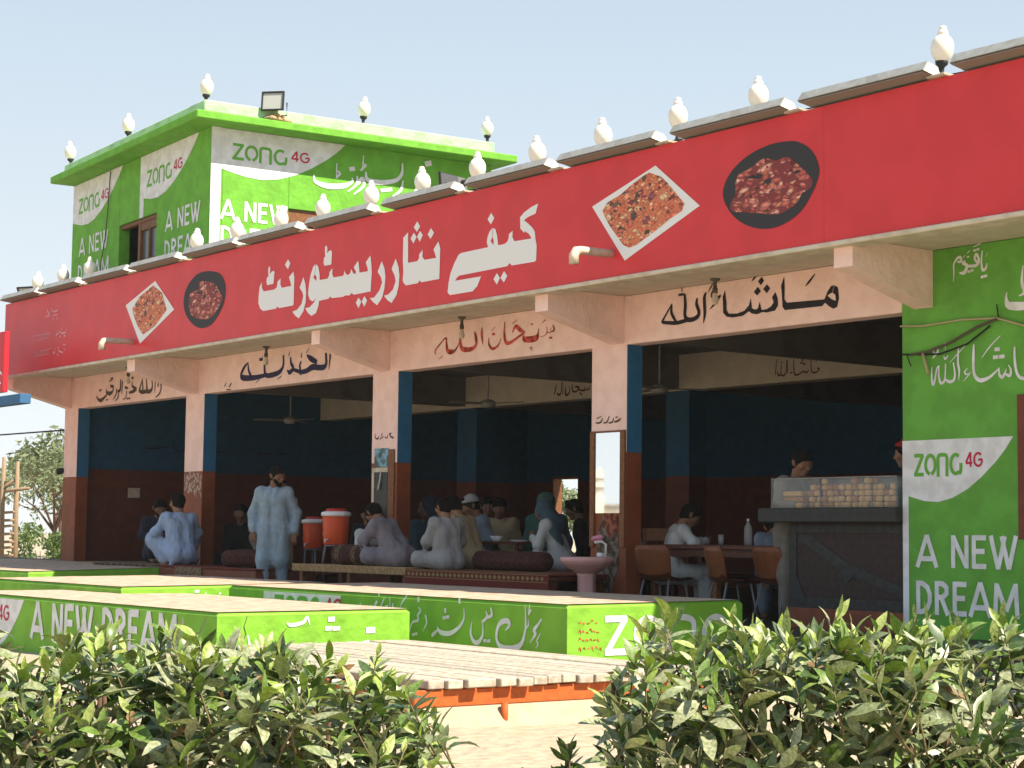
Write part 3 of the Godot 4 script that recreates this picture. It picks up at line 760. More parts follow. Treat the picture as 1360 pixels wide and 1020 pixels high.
const PHONE_STROKES := [[-28.303,4.435,0.017,-28.273,4.389,0.034,-28.215,4.335,0.031,-28.375,4.322,0.014],
[-28.144,4.448,0.014,-28.125,4.387,0.014],
[-28.087,4.399,0.014,-28.005,4.376,0.024,-27.901,4.388,0.017,-27.876,4.402,0.013],
[-28.08,4.318,0.014,-27.895,4.314,0.017],
[-28.063,4.273,0.027,-28.061,4.246,0.027],
[-27.891,4.269,0.03,-27.889,4.242,0.03],
[-27.921,3.982,0.024,-27.883,4,0.03,-27.818,4.006,0.017],
[-27.762,3.958,0.033,-27.735,3.946,0.023],
[-27.835,4.05,0.013,-27.714,4.008,0.02,-27.558,4,0.023,-27.522,4.04,0.013],
[-27.713,4.066,0.03,-27.705,4.055,0.03],
[-27.605,3.946,0.027,-27.554,3.952,0.027],
[-28.019,3.721,0.027,-27.952,3.705,0.024,-27.945,3.791,0.013],
[-27.845,3.682,0.03,-27.804,3.657,0.023],
[-27.801,3.791,0.023,-27.796,3.726,0.017,-27.637,3.688,0.03],
[-27.621,3.809,0.017,-27.53,3.802,0.017],
[-27.589,3.732,0.013,-27.536,3.718,0.013],
[-28.857,4.046,0.016,-28.842,3.973,0.016],
[-28.763,4.045,0.016,-28.749,3.975,0.016],
[-28.669,4.044,0.016,-28.656,3.976,0.016],
[-28.577,4.043,0.016,-28.563,3.978,0.016],
[-28.484,4.042,0.016,-28.471,3.979,0.015],
[-28.392,4.041,0.015,-28.379,3.981,0.015],
[-28.301,4.04,0.015,-28.288,3.982,0.015],
[-28.209,4.039,0.015,-28.197,3.983,0.015],
[-28.794,3.789,0.016,-28.782,3.711,0.016],
[-28.711,3.788,0.016,-28.699,3.711,0.016],
[-28.629,3.787,0.016,-28.617,3.71,0.016],
[-28.547,3.787,0.016,-28.535,3.71,0.016],
[-28.466,3.786,0.015,-28.454,3.709,0.015],
[-28.385,3.786,0.015,-28.373,3.709,0.015],
[-28.304,3.785,0.015,-28.292,3.709,0.015],
[-28.223,3.785,0.015,-28.212,3.708,0.015],
[-28.857,4.046,0.009,-28.124,4.041,0.008],
[-28.822,3.961,0.009,-28.238,3.966,0.009],
[-28.533,3.775,0.009,-28.091,3.789,0.008],
[-28.787,3.706,0.009,-28.217,3.701,0.009]]
const COL3_STROKES := [[-20.22,2.166,0.01,-20.205,2.107,0.016,-20.152,2.098,0.019,-20.126,2.126,0.012],
[-20.099,2.089,0.016,-20.06,2.109,0.012,-20.021,2.122,0.012],
[-19.982,2.114,0.015,-19.929,2.098,0.012,-19.917,2.14,0.01],
[-19.879,2.153,0.023,-19.839,2.109,0.019,-19.787,2.1,0.027],
[-19.861,2.156,0.015,-19.835,2.158,0.015],
[-20.049,2.166,0.012,-20.074,2.131,0.012]]
const COL4_STROKES := [[-15.717,2.116,0.015,-15.64,2.118,0.021,-15.603,2.16,0.012],
[-15.583,2.111,0.015,-15.526,2.12,0.018,-15.489,2.18,0.012],
[-15.489,2.107,0.018,-15.432,2.116,0.018,-15.414,2.157,0.012],
[-15.395,2.115,0.021,-15.339,2.124,0.024,-15.294,2.147,0.015],
[-15.698,2.164,0.012,-15.622,2.186,0.009],
[-15.377,2.162,0.015,-15.347,2.166,0.015]]

# ---------------------------------------------------------------- setting
func build_ground():
	var st = new_st()
	var n := FastNoiseLite.new()
	n.seed = 12
	n.frequency = 0.35
	var xs := []
	var zs := []
	for i in 61: xs.append(-30.0 + i * 0.6)
	for i in 41: zs.append(-6.0 + i * 0.6)
	xs.push_front(-120.0); xs.push_front(-1200.0); xs.append(60.0); xs.append(1200.0)
	zs.push_front(-120.0); zs.push_front(-1200.0); zs.append(150.0); zs.append(1200.0)
	st.set_smooth_group(0)
	var hh := func(x, z):
		if x < -31 or x > 7 or z < -7 or z > 19: return GROUND
		return GROUND + n.get_noise_2d(x, z) * 0.035
	for i in xs.size() - 1:
		for j in zs.size() - 1:
			var a := Vector3(xs[i], hh.call(xs[i], zs[j]), zs[j])
			var b := Vector3(xs[i + 1], hh.call(xs[i + 1], zs[j]), zs[j])
			var c := Vector3(xs[i + 1], hh.call(xs[i + 1], zs[j + 1]), zs[j + 1])
			var d := Vector3(xs[i], hh.call(xs[i], zs[j + 1]), zs[j + 1])
			quad(st, a, b, c, d)
	var g = obj("sand_ground", st, M.sand)
	g.set_meta("kind", "structure")
	st = new_st()
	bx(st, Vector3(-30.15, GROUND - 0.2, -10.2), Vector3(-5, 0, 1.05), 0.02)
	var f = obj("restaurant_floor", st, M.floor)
	f.set_meta("kind", "structure")

func fan(x, z, turn, label):
	var t = thing("ceiling_fan", label, "fan", Vector3(x, 2.75, z), turn, "ceiling fans of the dining hall")
	var st = new_st()
	tube(st, [Vector3(0, 0.04, 0), Vector3(0, 0.76, 0)], 0.012, 6)
	obj("down_rod", st, M.grey_metal, t)
	st = new_st()
	lathe(st, [Vector2(0, -0.06), Vector2(0.08, -0.055), Vector2(0.115, -0.02), Vector2(0.11, 0.03), Vector2(0.05, 0.06), Vector2(0, 0.065)], 16)
	obj("motor", st, M.grey_metal, t)
	for k in 3:
		st = new_st()
		bx(st, Vector3(0.1, -0.005, -0.06), Vector3(0.60, 0.005, 0.06), 0.003, Transform3D(Basis(Vector3.UP, TAU * k / 3.0) * Basis(Vector3.RIGHT, 0.15), Vector3.ZERO))
		obj("blade", st, M.under_metal, t)

func column(x0, x1, parent, worn = false):
	var c := Node3D.new()
	c.name = "column"
	parent.add_child(c, true)
	var split := 1.78
	box("upper_shaft", Vector3(x0, split, -0.22), Vector3(x1, 2.95, 0), M.pink, c, 0.006)
	box("lower_shaft", Vector3(x0, 0, -0.22), Vector3(x1, split, 0), M.dado_column, c, 0.006)
	box("blue_side", Vector3(x1, split, -0.217), Vector3(x1 + 0.004, 2.95, -0.004), M.blue_column, c)
	if worn:
		var st = new_st()
		var p := []
		var g := RandomNumberGenerator.new()
		g.seed = 5
		for k in 12:
			var t := k / 11.0
			p.append_array([lerpf(x0 + 0.02, x1 - 0.02, t), 1.75 + g.randf_range(-0.03, 0.03)])
		for k in 12:
			var t := 1.0 - k / 11.0
			p.append_array([lerpf(x0 + 0.02, x1 - 0.02, t), 1.42 + g.randf_range(-0.09, 0.09)])
		paint_polys(st, face_z(0), [p], 0.003)
		obj("flaked_patch", st, M.pink_worn, c)
	return c

# strokes and outlines that touch make one letter; every letter is a mesh of its own
func paint(called, f: Face, m, parent, polys = [], strokes = [], h = 0.004):
	var items := []
	for p in polys:
		var q := []
		for i in p.size() / 2: q.append(Vector3(p[i * 2], p[i * 2 + 1], 0.004))
		items.append([q, p, true])
	for p in strokes:
		var q := []
		var n: int = p.size() / 3
		for i in n:
			q.append(Vector3(p[i * 3], p[i * 3 + 1], p[i * 3 + 2] * 0.55))
			if i < n - 1:
				for j in [0.25, 0.5, 0.75]:
					q.append(Vector3(lerpf(p[i * 3], p[i * 3 + 3], j), lerpf(p[i * 3 + 1], p[i * 3 + 4], j), lerpf(p[i * 3 + 2], p[i * 3 + 5], j) * 0.55))
		items.append([q, p, false])
	var owner := []
	for i in items.size(): owner.append(i)
	for i in items.size():
		for j in i:
			var touch := false
			for a in items[i][0]:
				for b in items[j][0]:
					if Vector2(a.x - b.x, a.y - b.y).length() < a.z + b.z:
						touch = true
						break
				if touch: break
			if touch:
				var o = owner[j]
				var q = owner[i]
				for k in owner.size():
					if owner[k] == q: owner[k] = o
	var done := {}
	for i in items.size(): 
		if not done.has(owner[i]): done[owner[i]] = []
		done[owner[i]].append(items[i])
	for k in done:
		var st = new_st()
		var pp := []
		var ss := []
		for it in done[k]: (pp if it[2] else ss).append(it[1])
		if not pp.is_empty(): paint_polys(st, f, pp, h)
		if not ss.is_empty(): paint_strokes(st, f, ss, h + 0.0015)
		obj(called, st, m, parent)

func slogan(f: Face, text, x, y, width, height, parent, weight = 0.17, h = 0.006):
	var total := 0.0
	for ch in text: total += LETTERS[ch][0] + 0.14
	total -= 0.14
	var sx: float = width / total
	for ch in text:
		if ch != " ":
			var st = new_st()
			paint_bars(st, f, LETTERS[ch][1], x, y, sx, height, weight * height * 0.92, h)
			obj("slogan_letter", st, M.white_paint, parent)
		x += (LETTERS[ch][0] + 0.14) * sx

func smooth_loop(p, parts = 4):
	var o := []
	var n: int = p.size() / 2
	for i in n:
		for j in parts:
			for k in 2:
				o.append(cr(p[((i + n - 1) % n) * 2 + k], p[i * 2 + k], p[((i + 1) % n) * 2 + k], p[((i + 2) % n) * 2 + k], float(j) / parts))
	return o

func food_tex(seed_, base: Color, bits, count, chunk = 1.0, size = 256):
	var g := RandomNumberGenerator.new()
	g.seed = seed_
	var im := Image.create(size, size, false, Image.FORMAT_RGB8)
	im.fill(base)
	for k in count:
		var c: Color = bits[g.randi() % bits.size()]
		var v := g.randf_range(-0.07, 0.07)
		c = Color(c.r + v, c.g + v, c.b + v)
		var cx := g.randi_range(0, size)
		var cy := g.randi_range(0, size)
		var big = k < count / 3
		var rx = g.randf_range(12, 22) * chunk if big else g.randf_range(4, 11) * chunk
		var ry = rx * g.randf_range(0.45, 0.8)
		var an := g.randf() * PI
		var ca := cos(an)
		var sa := sin(an)
		for y in range(maxi(0, cy - 23), mini(size, cy + 24)):
			for x in range(maxi(0, cx - 23), mini(size, cx + 24)):
				var dx := (x - cx) * ca + (y - cy) * sa
				var dy := -(x - cx) * sa + (y - cy) * ca
				var q = dx * dx / (rx * rx) + dy * dy / (ry * ry)
				var wob: float = 1.0 + 0.35 * sin(x * 0.55 + k) * cos(y * 0.47 + k * 1.7)
				if q < wob:
					var e: float = 1.12 - 0.42 * q + 0.10 * sin(x * 0.9 + y * 0.7 + k)
					im.set_pixel(x, y, Color(c.r * e, c.g * e, c.b * e))
	return ImageTexture.create_from_image(im)

func paint_food(called, f: Face, poly, m, parent, h):
	var st = new_st()
	var p: Array = poly[0]
	var lo := Vector2(1e9, 1e9)
	var hi := Vector2(-1e9, -1e9)
	var pts := PackedVector2Array()
	for i in p.size() / 2:
		var v := Vector2(p[i * 2], p[i * 2 + 1])
		pts.append(v)
		lo = lo.min(v)
		hi = hi.max(v)
	var idx := Geometry2D.triangulate_polygon(pts)
	for k in idx:
		st.set_uv((pts[k] - lo) / (hi - lo))
		st.add_vertex(f.at(pts[k].x, pts[k].y, h))
	return obj(called, st, m, parent)

func build_restaurant():
	var R = thing("restaurant", "long open-fronted restaurant with red sign fascia and pink columns", "building")
	# roof and fascia
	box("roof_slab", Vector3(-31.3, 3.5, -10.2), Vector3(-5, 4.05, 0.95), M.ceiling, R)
	box("soffit", Vector3(-30.1, 3.485, 0.0), Vector3(-5, 3.498, 1.0), M.soffit, R)
	var fa = box("fascia", Vector3(-30.1, 3.46, 0.95), Vector3(-5, 4.69, 1.145), M.cream, R, 0.01)
	box("fascia_edge", Vector3(-30.11, 3.415, 0.93), Vector3(-5, 3.46, 1.175), M.cream, R, 0.008)
	# the printed sheet hangs in lengths with a faint joint between them
	var x := -30.1
	for w in [6.3, 6.2, 6.4, 6.2]:
		box("sign_sheet", Vector3(x, 3.462, 1.146), Vector3(x + w - 0.002, 4.685, 1.15), M.red_sign, fa)
		x += w
	var F = face_z(1.15)
	paint("sign_letter", F, M.sign_white, fa, SIGN_POLYS)
	paint("phone_letter", F, M.phone_ink, fa, [], PHONE_STROKES)
	var rice := StandardMaterial3D.new()
	rice.albedo_texture = food_tex(21, Color(0.80, 0.44, 0.30), [Color(0.86, 0.48, 0.32), Color(0.90, 0.62, 0.44), Color(0.76, 0.34, 0.26), Color(0.92, 0.76, 0.58), Color(0.50, 0.22, 0.24), Color(0.84, 0.42, 0.30), Color(0.88, 0.56, 0.40), Color(0.84, 0.5, 0.3), Color(0.80, 0.38, 0.24), Color(0.34, 0.26, 0.22)], 560, 0.7)
	rice.roughness = 0.6
	var curry := StandardMaterial3D.new()
	curry.albedo_texture = food_tex(22, Color(0.48, 0.16, 0.15), [Color(0.80, 0.46, 0.40), Color(0.68, 0.28, 0.24), Color(0.86, 0.62, 0.52), Color(0.76, 0.42, 0.36), Color(0.42, 0.12, 0.12), Color(0.74, 0.42, 0.30), Color(0.16, 0.12, 0.12), Color(0.58, 0.2, 0.18), Color(0.66, 0.28, 0.24), Color(0.70, 0.34, 0.28)], 260, 0.95)
	curry.roughness = 0.6
	mat("bowl_ink", 0.035, 0.033, 0.036, 0.6)
	for set_ in [[PLATE, RICE, BOWL, CURRY], [PLATE2, RICE2, BOWL2, CURRY2]]:
		paint("plate_print", F, M.sign_white, fa, set_[0])
		paint_food("rice_print", F, set_[1], rice, fa, 0.0055)
		paint("bowl_print", F, M.bowl_ink, fa, [smooth_loop(set_[2][0])])
		paint_food("curry_print", F, [smooth_loop(set_[3][0], 2)], curry, fa, 0.0055)
	# lintel with painted prayers
	var li = box("lintel", Vector3(-30.15, 2.95, -0.22), Vector3(-11.32, 3.484, 0), M.pink, R, 0.006)
	var L = face_z(0)
	paint("black_letter", L, M.ink_black, li, MASHA_POLYS, MASHA_STROKES)
	paint("red_letter", L, M.ink_red, li, [], SUBHAN_STROKES)
	paint("navy_letter", L, M.ink_navy, li, [], HAMD_STROKES)
	paint("grey_letter", L, M.ink_faded, li, [], RAZIQ_STROKES)
	# columns
	column(-30.15, -29.6, R)
	column(-25.6, -25.0, R, true)
	var c3 = column(-20.3, -19.7, R)
	var c4 = column(-15.8, -15.2, R)
	paint("small_letter", L, M.ink_faded, c3, [], COL3_STROKES)
	paint("small_letter", L, M.ink_faded, c4, [], COL4_STROKES)
	# brackets under the overhang
	for bxx in [[-30.14, -29.88], [-25.46, -25.2], [-20.1, -19.9], [-15.47, -15.25], [-11.17, -10.95], [-6.9, -6.65]]:
		var st = new_st()
		prism_x(st, [Vector2(0.002, 3.482), Vector2(1.06, 3.482), Vector2(1.06, 3.24), Vector2(0.002, 2.965)], bxx[0], bxx[1])
		obj("bracket", st, M.pink, R)
	# left end wall, back wall with a window opening, right partition
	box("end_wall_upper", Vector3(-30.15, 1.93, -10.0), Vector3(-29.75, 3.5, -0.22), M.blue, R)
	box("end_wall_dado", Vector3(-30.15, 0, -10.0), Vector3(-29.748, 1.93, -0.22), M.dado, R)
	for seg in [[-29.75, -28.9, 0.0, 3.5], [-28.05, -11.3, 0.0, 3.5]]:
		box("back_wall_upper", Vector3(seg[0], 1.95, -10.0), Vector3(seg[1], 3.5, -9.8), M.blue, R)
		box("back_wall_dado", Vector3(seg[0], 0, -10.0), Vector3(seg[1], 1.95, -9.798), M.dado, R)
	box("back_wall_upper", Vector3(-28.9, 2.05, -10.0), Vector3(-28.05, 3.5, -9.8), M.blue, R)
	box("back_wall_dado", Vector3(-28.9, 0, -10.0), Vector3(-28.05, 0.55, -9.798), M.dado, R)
	var wf = box("window_frame", Vector3(-28.9, 2.0, -10.0), Vector3(-28.05, 2.05, -9.78), M.wood_frame, R)
	box("window_jamb", Vector3(-28.9, 0.55, -10.0), Vector3(-28.86, 2.0, -9.78), M.wood_frame, wf)
	box("window_jamb", Vector3(-28.09, 0.55, -10.0), Vector3(-28.05, 2.0, -9.78), M.wood_frame, wf)
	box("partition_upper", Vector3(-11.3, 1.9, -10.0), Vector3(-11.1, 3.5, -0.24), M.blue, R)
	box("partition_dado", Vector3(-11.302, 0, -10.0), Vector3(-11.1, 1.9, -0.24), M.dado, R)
	# inner frame
	var ib = box("inner_beam", Vector3(-29.75, 2.98, -5.2), Vector3(-11.3, 3.5, -4.9), M.soffit, R)
	var I = face_z(-4.9)
	paint("maroon_letter", I, M.ink_maroon, ib, [], INNER_MASHA_STROKES)
	paint("maroon_letter", I, M.ink_maroon, ib, [], INNER_SUBHAN_STROKES)
	for cx in [[-25.3, -24.75], [-20.05, -19.55], [-15.6, -15.1]]:
		var c := Node3D.new()
		c.name = "inner_column"
		R.add_child(c, true)
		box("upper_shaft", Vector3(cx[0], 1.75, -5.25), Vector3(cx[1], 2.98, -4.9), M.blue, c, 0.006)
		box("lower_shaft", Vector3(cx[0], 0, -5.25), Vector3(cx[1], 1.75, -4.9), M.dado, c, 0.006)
	for cx in [-25.2, -19.9, -15.4]:
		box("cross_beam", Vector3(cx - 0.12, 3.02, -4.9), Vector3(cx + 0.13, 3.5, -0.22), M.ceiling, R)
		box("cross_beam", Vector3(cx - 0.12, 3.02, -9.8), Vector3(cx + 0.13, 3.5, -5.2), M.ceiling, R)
	# the green shop wall at the right
	var gw = box("green_wall", Vector3(-11.32, 0, -0.22), Vector3(-5, 3.484, 0), M.green_dull, R, 0.006)
	paint("white_letter", L, M.white_paint, gw, [], QAYYUM_STROKES)
	paint("white_letter", L, M.white_paint, gw, [], MASHA_GREEN_STROKES)
	paint("white_letter", L, M.white_paint, gw, [], BIGTAY_STROKES)
	paint_logo_panel(L, -11.318, 1.765, 1.24, 0.56, 0.07, 0.02, gw)
	paint_zong(L, -11.18, 1.44, 0.54, 0.20, gw)
	var st2 = new_st()
	slogan(L, "A NEW", -11.15, 0.62, 1.10, 0.29, gw)
	slogan(L, "DREAM", -11.16, 0.20, 1.12, 0.30, gw)
	var sh = box("shutter", Vector3(-10.02, 0.88, 0.0), Vector3(-8.9, 2.12, 0.03), M.shutter_brown, R, 0.006)
	for yy in [1.1, 1.4, 1.7, 1.95]:
		box("shutter_rail", Vector3(-9.95, yy, 0.028), Vector3(-8.95, yy + 0.05, 0.045), M.shutter_brown, sh, 0.004)
	# cables and a broken conduit tacked to the green wall
	st2 = new_st()
	tube(st2, [Vector3(-11.32, 2.82, 0.02), Vector3(-11.05, 2.80, 0.03), Vector3(-10.6, 2.82, 0.02), Vector3(-10.22, 2.80, 0.02), Vector3(-9.9, 2.70, 0.03), Vector3(-9.2, 2.66, 0.02)], 0.010, 6)
	obj("cable", st2, M.conduit, R)
	st2 = new_st()
	tube(st2, [Vector3(-11.2, 2.55, 0.02), Vector3(-11.0, 2.56, 0.035), Vector3(-10.75, 2.62, 0.03), Vector3(-10.45, 2.74, 0.02), Vector3(-10.22, 2.79, 0.03)], 0.013, 6)
	obj("cable", st2, M.cable, R)
	st2 = new_st()
	tube(st2, [Vector3(-11.3, 2.56, 0.015), Vector3(-11.1, 2.545, 0.02), Vector3(-10.85, 2.53, 0.03), Vector3(-10.55, 2.60, 0.02), Vector3(-10.3, 2.74, 0.02)], 0.008, 5)
	tube(st2, [Vector3(-11.25, 2.555, 0.02), Vector3(-11.2, 2.50, 0.05), Vector3(-11.18, 2.44, 0.04)], 0.006, 5)
	tube(st2, [Vector3(-10.21, 2.80, 0.02), Vector3(-10.22, 2.92, 0.03)], 0.006, 5)
	obj("cable", st2, M.cable_dark, R)
	st2 = new_st()
	tube(st2, [Vector3(-11.05, 2.55, 0.03), Vector3(-10.97, 2.36, 0.05)], 0.014, 6)
	obj("conduit_stub", st2, M.conduit, R)
	# mirror on the fourth column, broken plaster beneath it
	var mi = thing("framed_mirror", "tall framed mirror on the pink column behind the washbasin, reflecting sky", "mirror")
	box("glass", Vector3(-15.72, 1.12, 0.004), Vector3(-15.28, 2.0, 0.012), M.mirror, mi)
	box("frame_side", Vector3(-15.79, 0.75, 0.003), Vector3(-15.72, 2.02, 0.03), M.wood_frame, mi, 0.004)
	box("frame_side", Vector3(-15.28, 0.75, 0.003), Vector3(-15.20, 2.02, 0.03), M.wood_frame, mi, 0.004)
	box("frame_top", Vector3(-15.72, 2.0, 0.003), Vector3(-15.28, 2.02, 0.02), M.wood_frame, mi)
	var g := RandomNumberGenerator.new()
	g.seed = 31
	var patch := []
	for i in 16:
		var a := TAU * i / 16.0
		patch.append_array([-15.49 + cos(a) * (0.2 + g.randf_range(-0.03, 0.01)), 0.72 + sin(a) * (0.46 + g.randf_range(-0.09, 0.06))])
	paint("bare_plaster", L, M.render_grey, c4, [patch], [], 0.005)
	var patch2 := []
	for i in 12:
		var a := TAU * i / 12.0
		patch2.append_array([-15.44 + cos(a) * (0.13 + g.randf_range(-0.04, 0.02)), 1.02 + sin(a) * (0.16 + g.randf_range(-0.05, 0.04))])
	paint("bare_brick", L, M.brick_patch, c4, [patch2], [], 0.007)
	# dark glass board on the third column
	var bd = thing("dark_mirror", "narrow dark old mirror in a pale frame on the third pink column", "mirror")
	box("glass", Vector3(-20.20, 1.0, 0.004), Vector3(-19.90, 1.66, 0.012), M.dark_glass, bd)
	box("frame_top", Vector3(-20.22, 1.66, 0.003), Vector3(-19.88, 1.72, 0.025), M.cream, bd, 0.004)
	box("frame_side", Vector3(-20.25, 0.7, 0.003), Vector3(-20.20, 1.72, 0.025), M.cream, bd, 0.004)
	box("frame_side", Vector3(-19.88, 0.7, 0.003), Vector3(-19.74, 1.95, 0.02), M.wood_frame, bd, 0.004)
	box("torn_poster", Vector3(-20.22, 1.73, 0.003), Vector3(-19.88, 1.97, 0.008), M.poster_blue, bd)
	st2 = new_st()
	tube(st2, [Vector3(-20.03, 1.66, 0.03), Vector3(-20.05, 1.55, 0.03), Vector3(-20.08, 1.44, 0.03)], [0.006, 0.008, 0.016], 6)
	obj("hook", st2, M.plastic_white, bd)
	fan(-21.3, -2.6, 0.3, "white ceiling fan in the bay behind the dark mirror column")
	fan(-17.6, -2.6, 0.9, "white ceiling fan above the rug bench, in the third bay")
	fan(-26.9, -2.6, 0.1, "white ceiling fan seen just above the standing man in blue")
	# bulbs under the overhang
	var bl := ["bare bulb under the roof overhang beside the grey prayer lettering", "bare bulb under the roof overhang above the navy prayer lettering", "bare bulb under the roof overhang above the red prayer lettering", "bare bulb under the roof overhang above the black prayer lettering"]
	var bpos := [-27.2, -22.75, -18.0, -13.58]
	for i in 4:
		var t = thing("hanging_bulb", bl[i], "bulb", Vector3(bpos[i], 3.484, 0.22), 0.0, "bulbs under the overhang")
		st2 = new_st()
		lathe(st2, [Vector2(0.05, 0.0), Vector2(0.05, -0.02), Vector2(0.02, -0.03), Vector2(0.02, -0.1), Vector2(0.028, -0.1), Vector2(0.028, -0.15), Vector2(0, -0.15)], 10)
		obj("holder", st2, M.cable, t)
		st2 = new_st()
		lathe(st2, [Vector2(0.014, -0.15), Vector2(0.034, -0.2), Vector2(0.036, -0.235), Vector2(0.022, -0.265), Vector2(0, -0.272)], 12)
		obj("bulb", st2, M.pvc, t)
	# drain pipes through the fascia
	for pp in [[-14.1, 3.70, "cream drain pipe elbow on the fascia below the right rice plate print"], [-25.1, 3.66, "cream drain pipe elbow on the fascia below the left rice plate print"]]:
		st2 = new_st()
		tube(st2, [Vector3(0, 0, -0.03), Vector3(0, -0.005, 0.40), Vector3(0, -0.02, 0.46), Vector3(0, -0.06, 0.49), Vector3(0, -0.15, 0.49)], [0.042, 0.042, 0.05, 0.05, 0.05], 12)
		var p = obj("drain_pipe", st2, M.pvc)
		p.position = Vector3(pp[0], pp[1], 1.15)
		tag(p, pp[2], "pipe", "drain pipes of the fascia")
	# small things on the walls
	st2 = new_st()
	bx(st2, Vector3(-29.745, 1.45, -1.25), Vector3(-29.72, 1.62, -1.03), 0.004)
	var sw = obj("switch_box", st2, M.pvc)
	tag(sw, "small cream switch box on the dark red end wall", "switch box")
	st2 = new_st()
	tube(st2, [Vector3(-30.15, 1.9, -0.02), Vector3(-30.22, 1.88, 0.08)], [0.05, 0.06], 10)
	var cam_ = obj("wall_lamp", st2, M.iron)
	tag(cam_, "small black wall fitting on the leftmost column", "lamp")
	# old writing on the end wall
	st2 = new_st()
	var E = Face.new(Vector3(-29.75, 0, 0), Vector3.FORWARD, Vector3.RIGHT)
	paint_strokes(st2, E, [[1.25, 2.33, 0.01, 1.5, 2.33, 0.022, 1.78, 2.36, 0.012], [1.86, 2.44, 0.012, 1.92, 2.33, 0.02, 2.06, 2.29, 0.022, 2.14, 2.40, 0.01], [2.25, 2.31, 0.018, 2.36, 2.42, 0.012, 2.40, 2.31, 0.02, 2.58, 2.32, 0.014], [2.7, 2.34, 0.016, 2.84, 2.30, 0.02, 2.92, 2.41, 0.01], [2.3, 2.49, 0.014, 2.4, 2.50, 0.014], [3.5, 2.36, 0.012, 3.65, 2.30, 0.022, 3.9, 2.34, 0.012], [4.0, 2.42, 0.012, 4.06, 2.32, 0.02, 4.2, 2.33, 0.014]], 0.004)
	var fl = obj("faded_lettering", st2, M.ink_black, R)
	fl.set_meta("kind", "stuff")

# ---------------------------------------------------------------- roof room
func tower_box(called, u0, u1, y0, y1, v0, v1, m, parent, bev = 0.008):
	# u along TOWER_X, v along TOWER_Z from the near corner
	var xf := Transform3D(Basis(TOWER_X, Vector3.UP, TOWER_Z), TOWER_AT)
	return box(called, Vector3(u0, y0, v0), Vector3(u1, y1, v1), m, parent, bev, xf)

